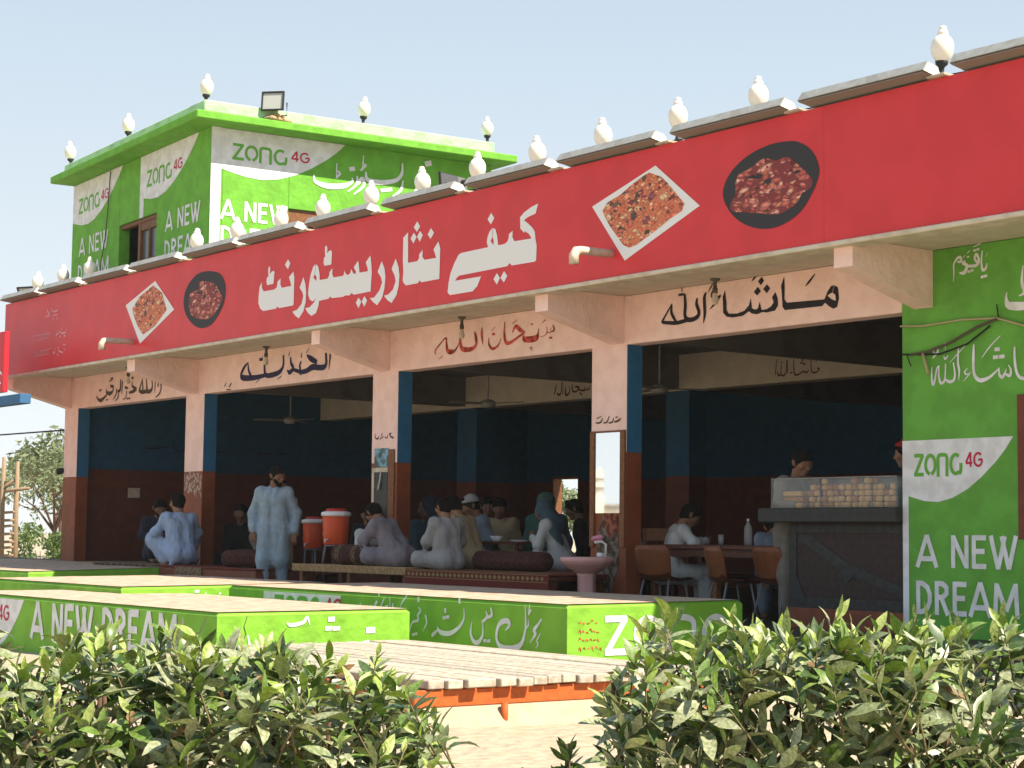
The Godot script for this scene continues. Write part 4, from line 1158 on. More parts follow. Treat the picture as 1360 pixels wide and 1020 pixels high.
func build_tower():
	var t = thing("rooftop_room", "green painted room on the restaurant roof with white logo panels", "building")
	var W := 6.05
	var D := 5.05
	# left face (towards the road) with window opening u -3.75..-2.1, y 4.7..6.0
	tower_box("road_wall", -W, -3.75, 4.05, 7.03, -0.2, 0, M.green, t)
	tower_box("road_wall", -2.1, 0, 4.05, 7.03, -0.2, 0, M.green, t)
	tower_box("road_wall", -3.75, -2.1, 6.0, 7.03, -0.2, 0, M.green, t)
	tower_box("road_wall", -3.75, -2.1, 4.05, 4.7, -0.2, 0, M.green, t)
	# right face with window opening v -3.3..-1.32
	tower_box("side_wall", -0.2, 0, 4.05, 7.03, -1.32, -0.2, M.green, t)
	tower_box("side_wall", -0.2, 0, 4.05, 7.03, -D, -3.3, M.green, t)
	tower_box("side_wall", -0.2, 0, 5.9, 7.03, -3.3, -1.32, M.green, t)
	tower_box("side_wall", -0.2, 0, 4.05, 4.8, -3.3, -1.32, M.green, t)
	tower_box("far_wall", -W, -0.2, 4.05, 7.03, -D, -D + 0.2, M.green, t)
	tower_box("outer_wall", -W, -W + 0.2, 4.05, 7.03, -D + 0.2, -0.2, M.green, t)
	# eaves and parapet
	tower_box("eaves", -W - 0.02, 0.43, 7.03, 7.155, -D - 0.24, 0.43, M.green, t, 0.015)
	tower_box("parapet", -W + 0.1, 0.22, 7.155, 7.37, -D + 0.08, 0.22, M.mint, t, 0.015)
	var right := Face.new(TOWER_AT, -TOWER_Z, TOWER_X)
	var left := Face.new(TOWER_AT, TOWER_X, TOWER_Z)
	var st = new_st()
	paint_polys(st, right, [[0.004, 7.03, 0.17, 7.03, 0.17, 4.1, 0.004, 4.1]], 0.003)
	obj("corner_strip", st, M.white_paint, t)
	paint_logo_panel(right, 0.171, 7.025, 2.12, 0.73, 0.0, 0, t, 0.004)
	paint_zong(right, 0.35, 6.56, 0.92, 0.25, t, 0.007)
	slogan(right, "A NEW", 0.19, 5.62, 1.10, 0.31, t)
	slogan(right, "DREAM", 0.19, 5.20, 1.30, 0.32, t)
	paint("roof_room_letter", right, M.white_paint, t, [], TOWER_STROKES, 0.006)
	for px in [[-2.84, 0.17, 6.0], [-6.03, 0.08, 6.25]]:
		paint_logo_panel(left, px[0], 7.02, 2.38, 0.78, px[1] if px[0] > -4 else 0.0, px[2], t)
		paint_zong(left, px[0] + 0.30, 6.47, 1.02, 0.27, t, 0.007)
	slogan(left, "A NEW", -1.70, 5.62, 1.35, 0.32, t)
	slogan(left, "DREAM", -1.72, 5.15, 1.45, 0.33, t)
	slogan(left, "A NEW", -5.65, 5.70, 1.40, 0.32, t)
	slogan(left, "DREAM", -5.68, 5.22, 1.50, 0.33, t)
	# window towards the road: wooden frame, right leaf glazed, left leaf open
	var w := Node3D.new()
	w.name = "window"
	t.add_child(w, true)
	tower_box("frame_top", -3.75, -2.1, 5.93, 6.0, -0.14, -0.04, M.wood_frame, w)
	tower_box("frame_post", -2.98, -2.88, 4.7, 5.93, -0.14, -0.04, M.wood_frame, w)
	tower_box("frame_post", -2.16, -2.1, 4.7, 5.93, -0.14, -0.04, M.wood_frame, w)
	tower_box("frame_post", -2.56, -2.51, 4.7, 5.85, -0.13, -0.05, M.wood_frame, w)
	for yy in [5.28, 5.02]:
		tower_box("glazing_bar", -2.88, -2.16, yy, yy + 0.04, -0.13, -0.05, M.wood_frame, w)
	tower_box("glazing_bar", -2.88, -2.16, 5.80, 5.93, -0.13, -0.05, M.wood_frame, w)
	tower_box("pane", -2.88, -2.56, 4.7, 5.80, -0.10, -0.09, M.pane_grey, w, 0)
	tower_box("pane", -2.51, -2.16, 4.7, 5.80, -0.10, -0.09, M.pane_grey, w, 0)
	var w2 := Node3D.new()
	w2.name = "window"
	t.add_child(w2, true)
	tower_box("frame_top", -0.14, -0.04, 5.66, 5.9, -3.3, -1.32, M.wood_frame, w2)
	for v in [-3.3, -2.84, -2.3, -1.86, -1.42]:
		tower_box("frame_post", -0.14, -0.04, 4.8, 5.66, v, v + 0.08, M.wood_frame, w2)
	var vs := [-3.3, -2.84, -2.3, -1.86, -1.42]
	for i in 4:
		tower_box("pane", -0.10, -0.09, 4.8, 5.66, vs[i] + 0.08, vs[i + 1], M.pane_grey, w2, 0)
	# a loose cable down the road face
	st = new_st()
	tube(st, [left.at(-4.18, 7.0, 0.02), left.at(-4.22, 6.4, 0.03), left.at(-4.3, 5.9, 0.03), left.at(-4.45, 5.4, 0.05), left.at(-4.2, 4.8, 0.1)], 0.009, 5)
	obj("cable", st, M.cable, t)

# ---------------------------------------------------------------- seating platforms
func platform(label, x0, x1, z_near, z_far, y_near, y_far, parent_label_group, worn_seed):
	var t = thing("seating_platform", label, "platform", Vector3.ZERO, 0.0, parent_label_group)
	var g := RandomNumberGenerator.new()
	g.seed = worn_seed
	# body as a slightly uneven masonry block
	var st = new_st()
	var c := 0.03
	var yb := GROUND - 0.1
	var bot := [Vector3(x0, yb, z_near), Vector3(x1, yb, z_near), Vector3(x1, yb, z_far), Vector3(x0, yb, z_far)]
	var mid := [Vector3(x0, y_near - c, z_near), Vector3(x1, y_near - c, z_near), Vector3(x1, y_far - c, z_far), Vector3(x0, y_far - c, z_far)]
	var top := [Vector3(x0 + c, y_near, z_near - c), Vector3(x1 - c, y_near, z_near - c), Vector3(x1 - c, y_far, z_far + c), Vector3(x0 + c, y_far, z_far + c)]
	# rounded upright corners
	for k in 4:
		var n := (k + 1) % 4
		quad(st, bot[k], mid[k], mid[n], bot[n])
		quad(st, mid[k], top[k], top[n], mid[n])
	obj("body", st, M.green_platform, t)
	# cement top, gently wavy
	st = new_st()
	st.set_smooth_group(0)
	var nx := 24
	var nz := 10
	var ns := FastNoiseLite.new()
	ns.seed = worn_seed
	ns.frequency = 0.8
	var P := func(i, j):
		var x := lerpf(x0 + 0.012, x1 - 0.012, float(i) / nx)
		var z := lerpf(z_near - 0.012, z_far + 0.012, float(j) / nz)
		var y := lerpf(y_near, y_far, float(j) / nz) + 0.004 + absf(ns.get_noise_2d(x, z)) * 0.012 * (0.0 if i == 0 or j == 0 or i == nx or j == nz else 1.0)
		return Vector3(x, y, z)
	for i in nx:
		for j in nz:
			quad(st, P.call(i, j), P.call(i, j + 1), P.call(i + 1, j + 1), P.call(i + 1, j))
	obj("top", st, M.cement_top, t)
	return t

func build_platforms():
	var gr := "green seating platforms in front of the restaurant"
	platform("farthest green platform, beside the leftmost column", -31.5, -24.5, 2.9, 0.35, 0.29, 0.36, gr, 3)
	var p3 = platform("green platform between the farthest one and the platform with a long Urdu line", -21.6, -17.9, 4.6, 2.08, 0.28, 0.31, gr, 4)
	var p2 = platform("green platform with a long white Urdu line, behind the plank deck", -17.63, -11.86, 3.48, 1.5, 0.30, 0.315, gr, 5)
	var f = platform("nearest green platform, with A NEW DREAM on its shaded side", -19.4, -13.62, 5.75, 3.85, 0.20, 0.205, gr, 6)
	paint("white_letter", face_x(-17.9), M.white_paint, p3, [], BEHIND_SIDE_STROKES)
	var Z = face_z(3.48)
	var st = new_st()
	paint_polys(st, Z, [[-16.88, 0.262, -15.36, 0.262, -15.62, -0.3, -16.88, -0.3]], 0.003)
	obj("logo_panel", st, M.white_paint, p2)
	paint_zong(Z, -16.65, -0.02, 0.92, 0.25, p2)
	paint("white_letter", Z, M.white_paint, p2, [], HOTEL_STROKES)
	var X = face_x(-11.86)
	st = new_st()
	paint_bars(st, X, [[0, 0.93, 0.8, 0.93], [0.76, 0.95, 0.06, 0.05], [0, 0.07, 0.85, 0.07]], -3.08, -0.12, 0.30, 0.32, 0.055, 0.005)
	obj("white_letter", st, M.white_paint, p2)
	paint("white_letter", X, M.white_paint, p2, [], [arc_pts(-2.60, 0.04, 0.14, 0.135, -60, 240, 0.055), [-2.36, -0.12, 0.055, -2.36, 0.1, 0.055, -2.34, 0.16, 0.055, -2.22, 0.18, 0.055, -2.1, 0.15, 0.055, -2.08, 0.05, 0.055, -2.08, -0.12, 0.055], arc_pts(-1.82, 0.04, 0.14, 0.135, 50, 320, 0.055)])
	st = new_st()
	var g := RandomNumberGenerator.new()
	g.seed = 9
	for r in 4:
		var xx := -3.36
		while xx < -3.14:
			var y := 0.15 - r * 0.072 + g.randf_range(-0.008, 0.008)
			paint_strokes(st, X, [[xx, y, 0.007, xx + 0.012, y + g.randf_range(-0.01, 0.022), 0.010, xx + 0.026, y + g.randf_range(-0.014, 0.01), 0.006]], 0.004)
			xx += g.randf_range(0.032, 0.05)
	var rs = obj("red_scribble", st, M.ink_red, p2)
	rs.set_meta("kind", "stuff")
	# nearest platform: logo at its left, slogan, and Urdu letters on the sunlit end
	var FZ = face_z(5.75)
	st = new_st()
	paint_polys(st, FZ, [[-19.38, 0.165, -17.66, 0.165, -17.78, 0.02, -17.95, -0.14, -18.15, -0.27, -18.4, -0.36, -18.7, -0.4, -19.38, -0.4]], 0.003)
	obj("logo_panel", st, M.white_paint, f)
	paint_zong(FZ, -19.2, -0.14, 0.82, 0.24, f)
	slogan(FZ, "A NEW DREAM", -17.45, -0.20, 3.12, 0.36, f, 0.2)
	paint("white_letter", face_x(-13.62), M.white_paint, f, [], FRONT_SIDE_STROKES)
	st = new_st()
	tube(st, [Vector3(-13.617, 0.17, 5.47), Vector3(-13.617, 0.08, 5.50), Vector3(-13.617, 0.02, 5.48), Vector3(-13.617, -0.08, 5.52), Vector3(-13.617, -0.2, 5.50)], 0.0035, 4)
	obj("crack", st, M.render_grey, f)
	# plank deck on an orange steel frame
	var d = thing("plank_deck", "low deck of weathered grey planks on an orange steel frame", "deck")
	var z := 4.1
	var k := 0
	var mats := [M.plank_a, M.plank_b, M.plank_c]
	while z < 6.45:
		var wd := 0.128 + g.randf_range(-0.008, 0.008)
		var dy := g.randf_range(-0.008, 0.006)
		var xe := -9.44 + g.randf_range(-0.035, 0.03)
		var xs := -13.3 + g.randf_range(-0.05, 0.05)
		st = new_st()
		var xf := Transform3D(Basis(Vector3.UP, g.randf_range(-0.0022, 0.0022)) * Basis(Vector3.RIGHT, g.randf_range(-0.03, 0.03)), Vector3(-11.4, -0.068 + dy, z + wd * 0.5))
		bx(st, Vector3(xs + 11.4, -0.027, -wd * 0.5 + 0.005), Vector3(xe + 11.4, 0.027, wd * 0.5 - 0.006), 0.006, xf)
		obj("plank", st, mats[g.randi() % 3], d)
		z += wd + (0.02 if g.randf() < 0.18 else 0.004)
		k += 1
	box("side_rail", Vector3(-9.53, -0.21, 4.1), Vector3(-9.49, -0.102, 6.58), M.orange_paint, d, 0.006)
	box("side_rail", Vector3(-13.2, -0.21, 4.1), Vector3(-13.16, -0.102, 6.58), M.orange_paint, d, 0.006)
	for zz in [4.15, 5.2, 6.5]:
		box("cross_rail", Vector3(-13.16, -0.20, zz), Vector3(-9.53, -0.104, zz + 0.04), M.orange_paint, d, 0.006)
	st = new_st()
	var bank := [Vector3(-13.1, GROUND - 0.1, 0), Vector3(-13.1, -0.215, 0), Vector3(-9.495, -0.212, 0), Vector3(-9.43, -0.30, 0), Vector3(-9.36, GROUND - 0.05, 0)]
	for q in 4:
		quad(st, bank[q] + Vector3(0, 0, 4.05), bank[q + 1] + Vector3(0, 0, 4.05), bank[q + 1] + Vector3(0, 0, 6.6), bank[q] + Vector3(0, 0, 6.6))
	quad(st, bank[0] + Vector3(0, 0, 6.6), bank[1] + Vector3(0, 0, 6.6), bank[2] + Vector3(0, 0, 6.6), bank[4] + Vector3(0, 0, 6.6))
	obj("earth_base", st, M.sand, d)
	for p in [[-9.445, 5.92], [-9.445, 4.2], [-13.18, 5.92], [-13.18, 4.2]]:
		st = new_st()
		tube(st, [Vector3(p[0], GROUND - 0.03, p[1]), Vector3(p[0], -0.2, p[1])], 0.024, 8)
		obj("leg", st, M.orange_paint, d)

# ---------------------------------------------------------------- lamps and floodlights on the roof
var lamp0: Node3D
func globe_lamp(at, label, group, s = 1.0, stem = 0.1):
	var t: Node3D
	if lamp0 == null:
		t = thing("globe_lamp", label, "lamp", at, 0.0, group)
		var st = new_st()
		lathe(st, [Vector2(0, -0.02), Vector2(0.045, -0.02), Vector2(0.045, 0.0), Vector2(0.028, 0.012), Vector2(0.022, 0.05), Vector2(0.026, 0.075), Vector2(0.052, 0.098), Vector2(0.056, 0.125), Vector2(0, 0.125)], 14)
		obj("post", st, M.iron, t)
		st = new_st()
		lathe(st, [Vector2(0, 0.12), Vector2(0.05, 0.122), Vector2(0.068, 0.145), Vector2(0.088, 0.185), Vector2(0.097, 0.225), Vector2(0.096, 0.262), Vector2(0.086, 0.298), Vector2(0.066, 0.328), Vector2(0.046, 0.345), Vector2(0.043, 0.352), Vector2(0.047, 0.360), Vector2(0.046, 0.372), Vector2(0.034, 0.390), Vector2(0.03, 0.396), Vector2(0.033, 0.405), Vector2(0.027, 0.42), Vector2(0.0, 0.428)], 20)
		obj("globe", st, M.globe, t)
		lamp0 = t
	else:
		t = lamp0.duplicate()
		t.name = numbered("globe_lamp")
		add_child(t)
		t.position = at
		tag(t, label, "lamp", group)
	t.rotation = Vector3(rng.randf_range(-0.06, 0.06), rng.randf() * TAU, rng.randf_range(-0.06, 0.06))
	t.scale = Vector3.ONE * s
	return t

func flood(at, turn, tilt, s, label):
	var t = thing("floodlight", label, "floodlight", at, turn)
	var xf := Transform3D(Basis(Vector3.RIGHT, tilt), Vector3(0, 0.2, 0)).scaled_local(Vector3.ONE * s)
	var st = new_st()
	# tapering housing
	var f := [Vector3(-0.2, -0.17, 0.1), Vector3(0.2, -0.17, 0.1), Vector3(0.2, 0.17, 0.1), Vector3(-0.2, 0.17, 0.1)]
	var b := [Vector3(-0.1, -0.08, -0.12), Vector3(0.1, -0.08, -0.12), Vector3(0.1, 0.08, -0.12), Vector3(-0.1, 0.08, -0.12)]
	for k in 4:
		var n := (k + 1) % 4
		quad(st, xf * f[k], xf * f[n], xf * b[n], xf * b[k])
	quad(st, xf * b[0], xf * b[1], xf * b[2], xf * b[3])
	quad(st, xf * f[3], xf * f[2], xf * f[1], xf * f[0])
	obj("housing", st, M.stand_grey, t)
	st = new_st()
	for e in [[Vector3(-0.21, -0.18, 0.09), Vector3(-0.18, 0.18, 0.13)], [Vector3(0.18, -0.18, 0.09), Vector3(0.21, 0.18, 0.13)], [Vector3(-0.18, -0.18, 0.09), Vector3(0.18, -0.15, 0.13)], [Vector3(-0.18, 0.15, 0.09), Vector3(0.18, 0.18, 0.13)]]:
		bx(st, e[0], e[1], 0.006, xf)
	obj("rim", st, M.iron, t)
	st = new_st()
	bx(st, Vector3(-0.18, -0.15, 0.102), Vector3(0.18, 0.15, 0.108), 0, xf)
	obj("front_glass", st, M.pane_glass, t)
	st = new_st()
	tube(st, [xf * Vector3(-0.23, 0, 0), Vector3(-0.23 * s, 0.0, 0), Vector3(0.23 * s, 0.0, 0), xf * Vector3(0.23, 0, 0)], 0.014 * s, 6)
	obj("yoke", st, M.iron, t)
	st = new_st()
	tube(st, [xf * Vector3(0, 0, -0.1), xf * Vector3(0, 0, -0.2)], [0.05 * s, 0.045 * s], 8)
	obj("cap", st, M.iron, t)
	return t

func build_roof_fittings():
	mat("pane_glass", 0.42, 0.43, 0.41, 0.12)
	mat("stone_buff", 0.42, 0.30, 0.17, 0.9, T.stain, 3.0)
	var ord := ["first", "second", "third", "fourth", "fifth", "sixth", "seventh", "eighth", "ninth", "tenth", "eleventh", "twelfth", "thirteenth", "fourteenth", "fifteenth", "sixteenth"]
	var xs := [-29.22, -28.15, -27.07, -23.5, -22.3, -21.13, -20.04, -18.89, -17.75, -16.68, -15.56, -14.45, -13.32, -12.2, -10.03]
	for i in xs.size():
		globe_lamp(Vector3(xs[i], 4.755, 0.97), "white globe lamp along the red fascia, %s from its left end" % ord[i], "globe lamps along the fascia")
	# lamps round the roof room, placed along its parapet
	var spots := [[-0.02, 0.1, "nearest upper corner"], [-3.2, 0.1, "middle of its shaded road side"], [-5.95, 0.1, "far left corner"], [0.1, -2.55, "middle of its sunlit side"], [0.1, -4.9, "far right corner"]]
	for s in spots:
		var p: Vector3 = TOWER_AT + TOWER_X * s[0] + TOWER_Z * s[1] + Vector3(0, 7.37, 0)
		globe_lamp(p, "white globe lamp on the green rooftop room, at the %s" % s[2], "globe lamps of the rooftop room", 1.06)
	# hooded sign lights, a row of tilted grey troughs above the sign
	var fx := [[-30.0, -28.55], [-28.4, -26.95], [-26.7, -25.2], [-25.04, -23.55], [-23.31, -21.85], [-21.69, -20.2], [-19.95, -18.5], [-18.18, -16.75], [-16.48, -15.05], [-14.84, -13.35], [-13.08, -11.6], [-11.38, -9.95], [-9.67, -8.2]]
	for i in fx.size():
		var a: float = fx[i][0]
		var b: float = fx[i][1]
		var t = thing("sign_light", "grey trough light above the red sign, %s from its left end" % ord[i], "sign light", Vector3((a + b) * 0.5, 4.70, 1.15), 0.0, "trough lights above the sign")
		var h := (b - a) * 0.5
		var st = new_st()
		# sloping hood, open below
		prism_x(st, [Vector2(-0.10, 0.0), Vector2(-0.03, 0.10), Vector2(0.09, 0.125), Vector2(0.15, 0.045), Vector2(0.142, 0.04), Vector2(0.085, 0.115), Vector2(-0.025, 0.092), Vector2(-0.09, 0.0)], -h, h)
		obj("hood", st, M.grey_metal, t)
		for e in [h + 0.001, -h - 0.005]:
			st = new_st()
			prism_x(st, [Vector2(-0.09, 0.0), Vector2(-0.025, 0.092), Vector2(0.085, 0.115), Vector2(0.142, 0.038)], e, e + 0.004)
			obj("end_plate", st, M.end_white, t)
		st = new_st()
		bx(st, Vector3(-h + 0.01, 0.012, -0.06), Vector3(h - 0.01, 0.02, 0.14), 0, Transform3D(Basis(Vector3.RIGHT, -0.10), Vector3(0, 0.0, 0)))
		obj("cover", st, M.under_metal, t)
		st = new_st()
		bx(st, Vector3(h - 0.05, -0.012, -0.14), Vector3(h + 0.14, 0.012, 0.05), 0.005)
		obj("foot_plate", st, M.concrete, t)
	# slack cable feeding the fascia lamps
	var cb := []
	var cx := -30.0
	while cx < -8.0:
		cb.append(Vector3(cx, 4.705 + rng.randf_range(0.0, 0.035), 1.03 + rng.randf_range(-0.03, 0.06)))
		cx += rng.randf_range(0.35, 0.7)
	var stc = new_st()
	tube(stc, cb, 0.007, 5)
	var cbl = obj("lamp_cable", stc, M.cable_dark)
	tag(cbl, "slack black cable lying along the top of the red fascia", "cable")
	flood(TOWER_AT + TOWER_X * 0.3 + TOWER_Z * -0.9 + Vector3(0, 7.25, 0), 0.75, -0.12, 0.86, "black floodlight propped on stones on the green rooftop room")
	var st2 = new_st()
	var p0: Vector3 = TOWER_AT + TOWER_X * 0.3 + TOWER_Z * -0.95 + Vector3(0, 7.156, 0)
	bx(st2, Vector3(-0.12, 0, -0.24), Vector3(0.10, 0.07, 0.2), 0.025, Transform3D(Basis(Vector3.UP, 0.2), p0))
	bx(st2, Vector3(-0.09, 0.07, -0.12), Vector3(0.08, 0.12, 0.1), 0.02, Transform3D(Basis(Vector3.UP, 0.5), p0))
	var so = obj("prop_stone", st2, M.stone_buff)
	tag(so, "buff stones propping up the floodlight on the rooftop room", "stone")
	flood(Vector3(-17.35, 4.72, 0.8), -1.25, 0.1, 0.85, "dark floodlight standing among the fascia lamps, facing left")
	flood(Vector3(-30.05, 4.72, 0.75), 0.5, 0.5, 0.8, "dark floodlight at the left end of the fascia")

# ---------------------------------------------------------------- furniture
func rug_pattern(parent, x0, x1, y0, y1, z):
	# woven gold border of small lozenges on the hanging edge of a rug
	var st = new_st()
	var f = face_z(z)
	var x: float = x0 + 0.03
	var hgt: float = (y1 - y0)
	while x < x1 - 0.06:
		var c := x + 0.04
		var m = y1 - hgt * 0.3
		paint_polys(st, f, [[c - 0.034, m, c, m + hgt * 0.18, c + 0.034, m, c, m - hgt * 0.18]], 0.003)
		x += 0.085
	paint_polys(st, f, [[x0, y1 - hgt * 0.06, x1, y1 - hgt * 0.06, x1, y1 - hgt * 0.02, x0, y1 - hgt * 0.02]], 0.0028)
	paint_polys(st, f, [[x0, y1 - hgt * 0.58, x1, y1 - hgt * 0.58, x1, y1 - hgt * 0.53, x0, y1 - hgt * 0.53]], 0.0028)
	obj("woven_border", st, M.rug_gold, parent)

func cooler(at, label, stand_h, s = 1.0):
	var t = thing("water_cooler", label, "water cooler", at, 0.0, "orange water coolers")
	var st = new_st()
	lathe(st, [Vector2(0, 0), Vector2(0.135, 0.0), Vector2(0.15, 0.02), Vector2(0.155, 0.2), Vector2(0.165, 0.34), Vector2(0, 0.345)], 20, Vector3.ZERO, Transform3D(Basis().scaled(Vector3.ONE * s), Vector3.ZERO))
	obj("body", st, M.cooler_orange, t)
	st = new_st()
	lathe(st, [Vector2(0.16, 0.34), Vector2(0.18, 0.345), Vector2(0.18, 0.385), Vector2(0.14, 0.40), Vector2(0, 0.40)], 20, Vector3.ZERO, Transform3D(Basis().scaled(Vector3.ONE * s), Vector3.ZERO))
	obj("lid_ring", st, M.plastic_white, t)
	st = new_st()
	lathe(st, [Vector2(0.125, 0.40), Vector2(0.125, 0.425), Vector2(0.1, 0.435), Vector2(0, 0.435)], 20, Vector3.ZERO, Transform3D(Basis().scaled(Vector3.ONE * s), Vector3.ZERO))
	obj("lid", st, M.cooler_red, t)
	st = new_st()
	tube(st, [Vector3(-0.165, 0.32, 0.02) * s, Vector3(-0.215, 0.24, 0.03) * s, Vector3(-0.225, 0.12, 0.03) * s, Vector3(-0.17, 0.04, 0.02) * s], 0.016, 6)
	obj("handle", st, M.plastic_white, t)
	st = new_st()
	tube(st, [Vector3(0.06, 0.06, 0.14) * s, Vector3(0.07, 0.055, 0.19) * s, Vector3(0.07, 0.03, 0.19) * s], 0.014, 6)
	obj("tap", st, M.plastic_white, t)
	st = new_st()
	lathe(st, [Vector2(0.145, -0.02), Vector2(0.15, -0.004), Vector2(0, -0.004)], 16)
	var sd = obj("stand", st, M.stand_grey, t)
	for k in 4:
		var a := TAU * k / 4.0 + 0.4
		st = new_st()
		tube(st, [Vector3(cos(a) * 0.12, -0.005, sin(a) * 0.12) * s, Vector3(cos(a) * 0.15 * s, -stand_h, sin(a) * 0.15 * s)], 0.016, 6)
		obj("stand_leg", st, M.stand_grey, sd)

func bolster(at, length, r, turn, label, bands = 0):
	var t = thing("bolster_cushion", label, "cushion", at, turn, "patterned bolster cushions")
	var st = new_st()
	var xf := Transform3D(Basis(Vector3.FORWARD, PI / 2), Vector3(0, r, 0))
	lathe(st, [Vector2(0, -length / 2), Vector2(r * 0.7, -length / 2 + 0.01), Vector2(r * 0.95, -length / 2 + 0.05), Vector2(r, -length / 4), Vector2(r * 0.97, 0), Vector2(r, length / 4), Vector2(r * 0.95, length / 2 - 0.05), Vector2(r * 0.7, length / 2 - 0.01), Vector2(0, length / 2)], 16, Vector3.ZERO, xf)
	obj("cover", st, M.cushion, t)
	for k in bands:
		st = new_st()
		var q := lerpf(-length * 0.38, length * 0.30, k / 2.0)
		lathe(st, [Vector2(r * 1.012, q), Vector2(r * 1.015, q + length * 0.1)], 16, Vector3.ZERO, xf)
		obj("woven_band", st, M.cushion_tan, t)

func plastic_chair(at, turn, label):
	var t = thing("plastic_chair", label, "chair", at, turn, "brown moulded chairs at the dark table")
	# curved shell: seat and back as a bent sheet, chair faces +z
	var st = new_st()
	st.set_smooth_group(0)
	var prof := [Vector3(0, 0.41, 0.24), Vector3(0, 0.42, 0.14), Vector3(0, 0.41, 0.0), Vector3(0, 0.42, -0.12), Vector3(0, 0.47, -0.19)]
	var g := func(pr, i, u, off):
		var p: Vector3 = pr[i]
		var w := 0.23 if i < pr.size() - 1 else 0.22
		return Vector3(u * w, p.y + absf(u) * absf(u) * 0.03, p.z) + Vector3(0, off, 0)
	for i in prof.size() - 1:
		for k in 6:
			var u0 := -1.0 + k / 3.0
			var u1 := -1.0 + (k + 1) / 3.0
			quad(st, g.call(prof, i, u0, 0), g.call(prof, i + 1, u0, 0), g.call(prof, i + 1, u1, 0), g.call(prof, i, u1, 0))
			quad(st, g.call(prof, i, u1, -0.015), g.call(prof, i + 1, u1, -0.015), g.call(prof, i + 1, u0, -0.015), g.call(prof, i, u0, -0.015))
	obj("seat", st, M.chair_brown, t)
	st = new_st()
	st.set_smooth_group(0)
	var rows := 7
	var bk := func(i, u, off):
		var f := float(i) / (rows - 1)
		var w := lerpf(0.21, 0.235, sin(f * PI * 0.7)) * (1.0 if i < rows - 1 else 0.86)
		return Vector3(u * w, 0.47 + f * 0.31, -0.19 - f * 0.07 + u * u * 0.06 - off)
	for i in rows - 1:
		for k in 6:
			var u0 := -1.0 + k / 3.0
			var u1 := -1.0 + (k + 1) / 3.0
			quad(st, bk.call(i, u0, 0), bk.call(i + 1, u0, 0), bk.call(i + 1, u1, 0), bk.call(i, u1, 0))
			quad(st, bk.call(i, u1, 0.014), bk.call(i + 1, u1, 0.014), bk.call(i + 1, u0, 0.014), bk.call(i, u0, 0.014))
	for k in 6:
		var u0 := -1.0 + k / 3.0
		var u1 := -1.0 + (k + 1) / 3.0
		quad(st, bk.call(rows - 1, u0, 0), bk.call(rows - 1, u0, 0.014), bk.call(rows - 1, u1, 0.014), bk.call(rows - 1, u1, 0))
	obj("backrest", st, M.chair_brown, t)
	for s in [-1, 1]:
		st = new_st()
		tube(st, [Vector3(s * 0.17, 0.41, 0.14), Vector3(s * 0.21, 0.0, 0.21)], 0.011, 6)
		obj("leg", st, M.stand_grey, t)
		st = new_st()
		tube(st, [Vector3(s * 0.17, 0.42, -0.12), Vector3(s * 0.21, 0.0, -0.22)], 0.011, 6)
		obj("leg", st, M.stand_grey, t)

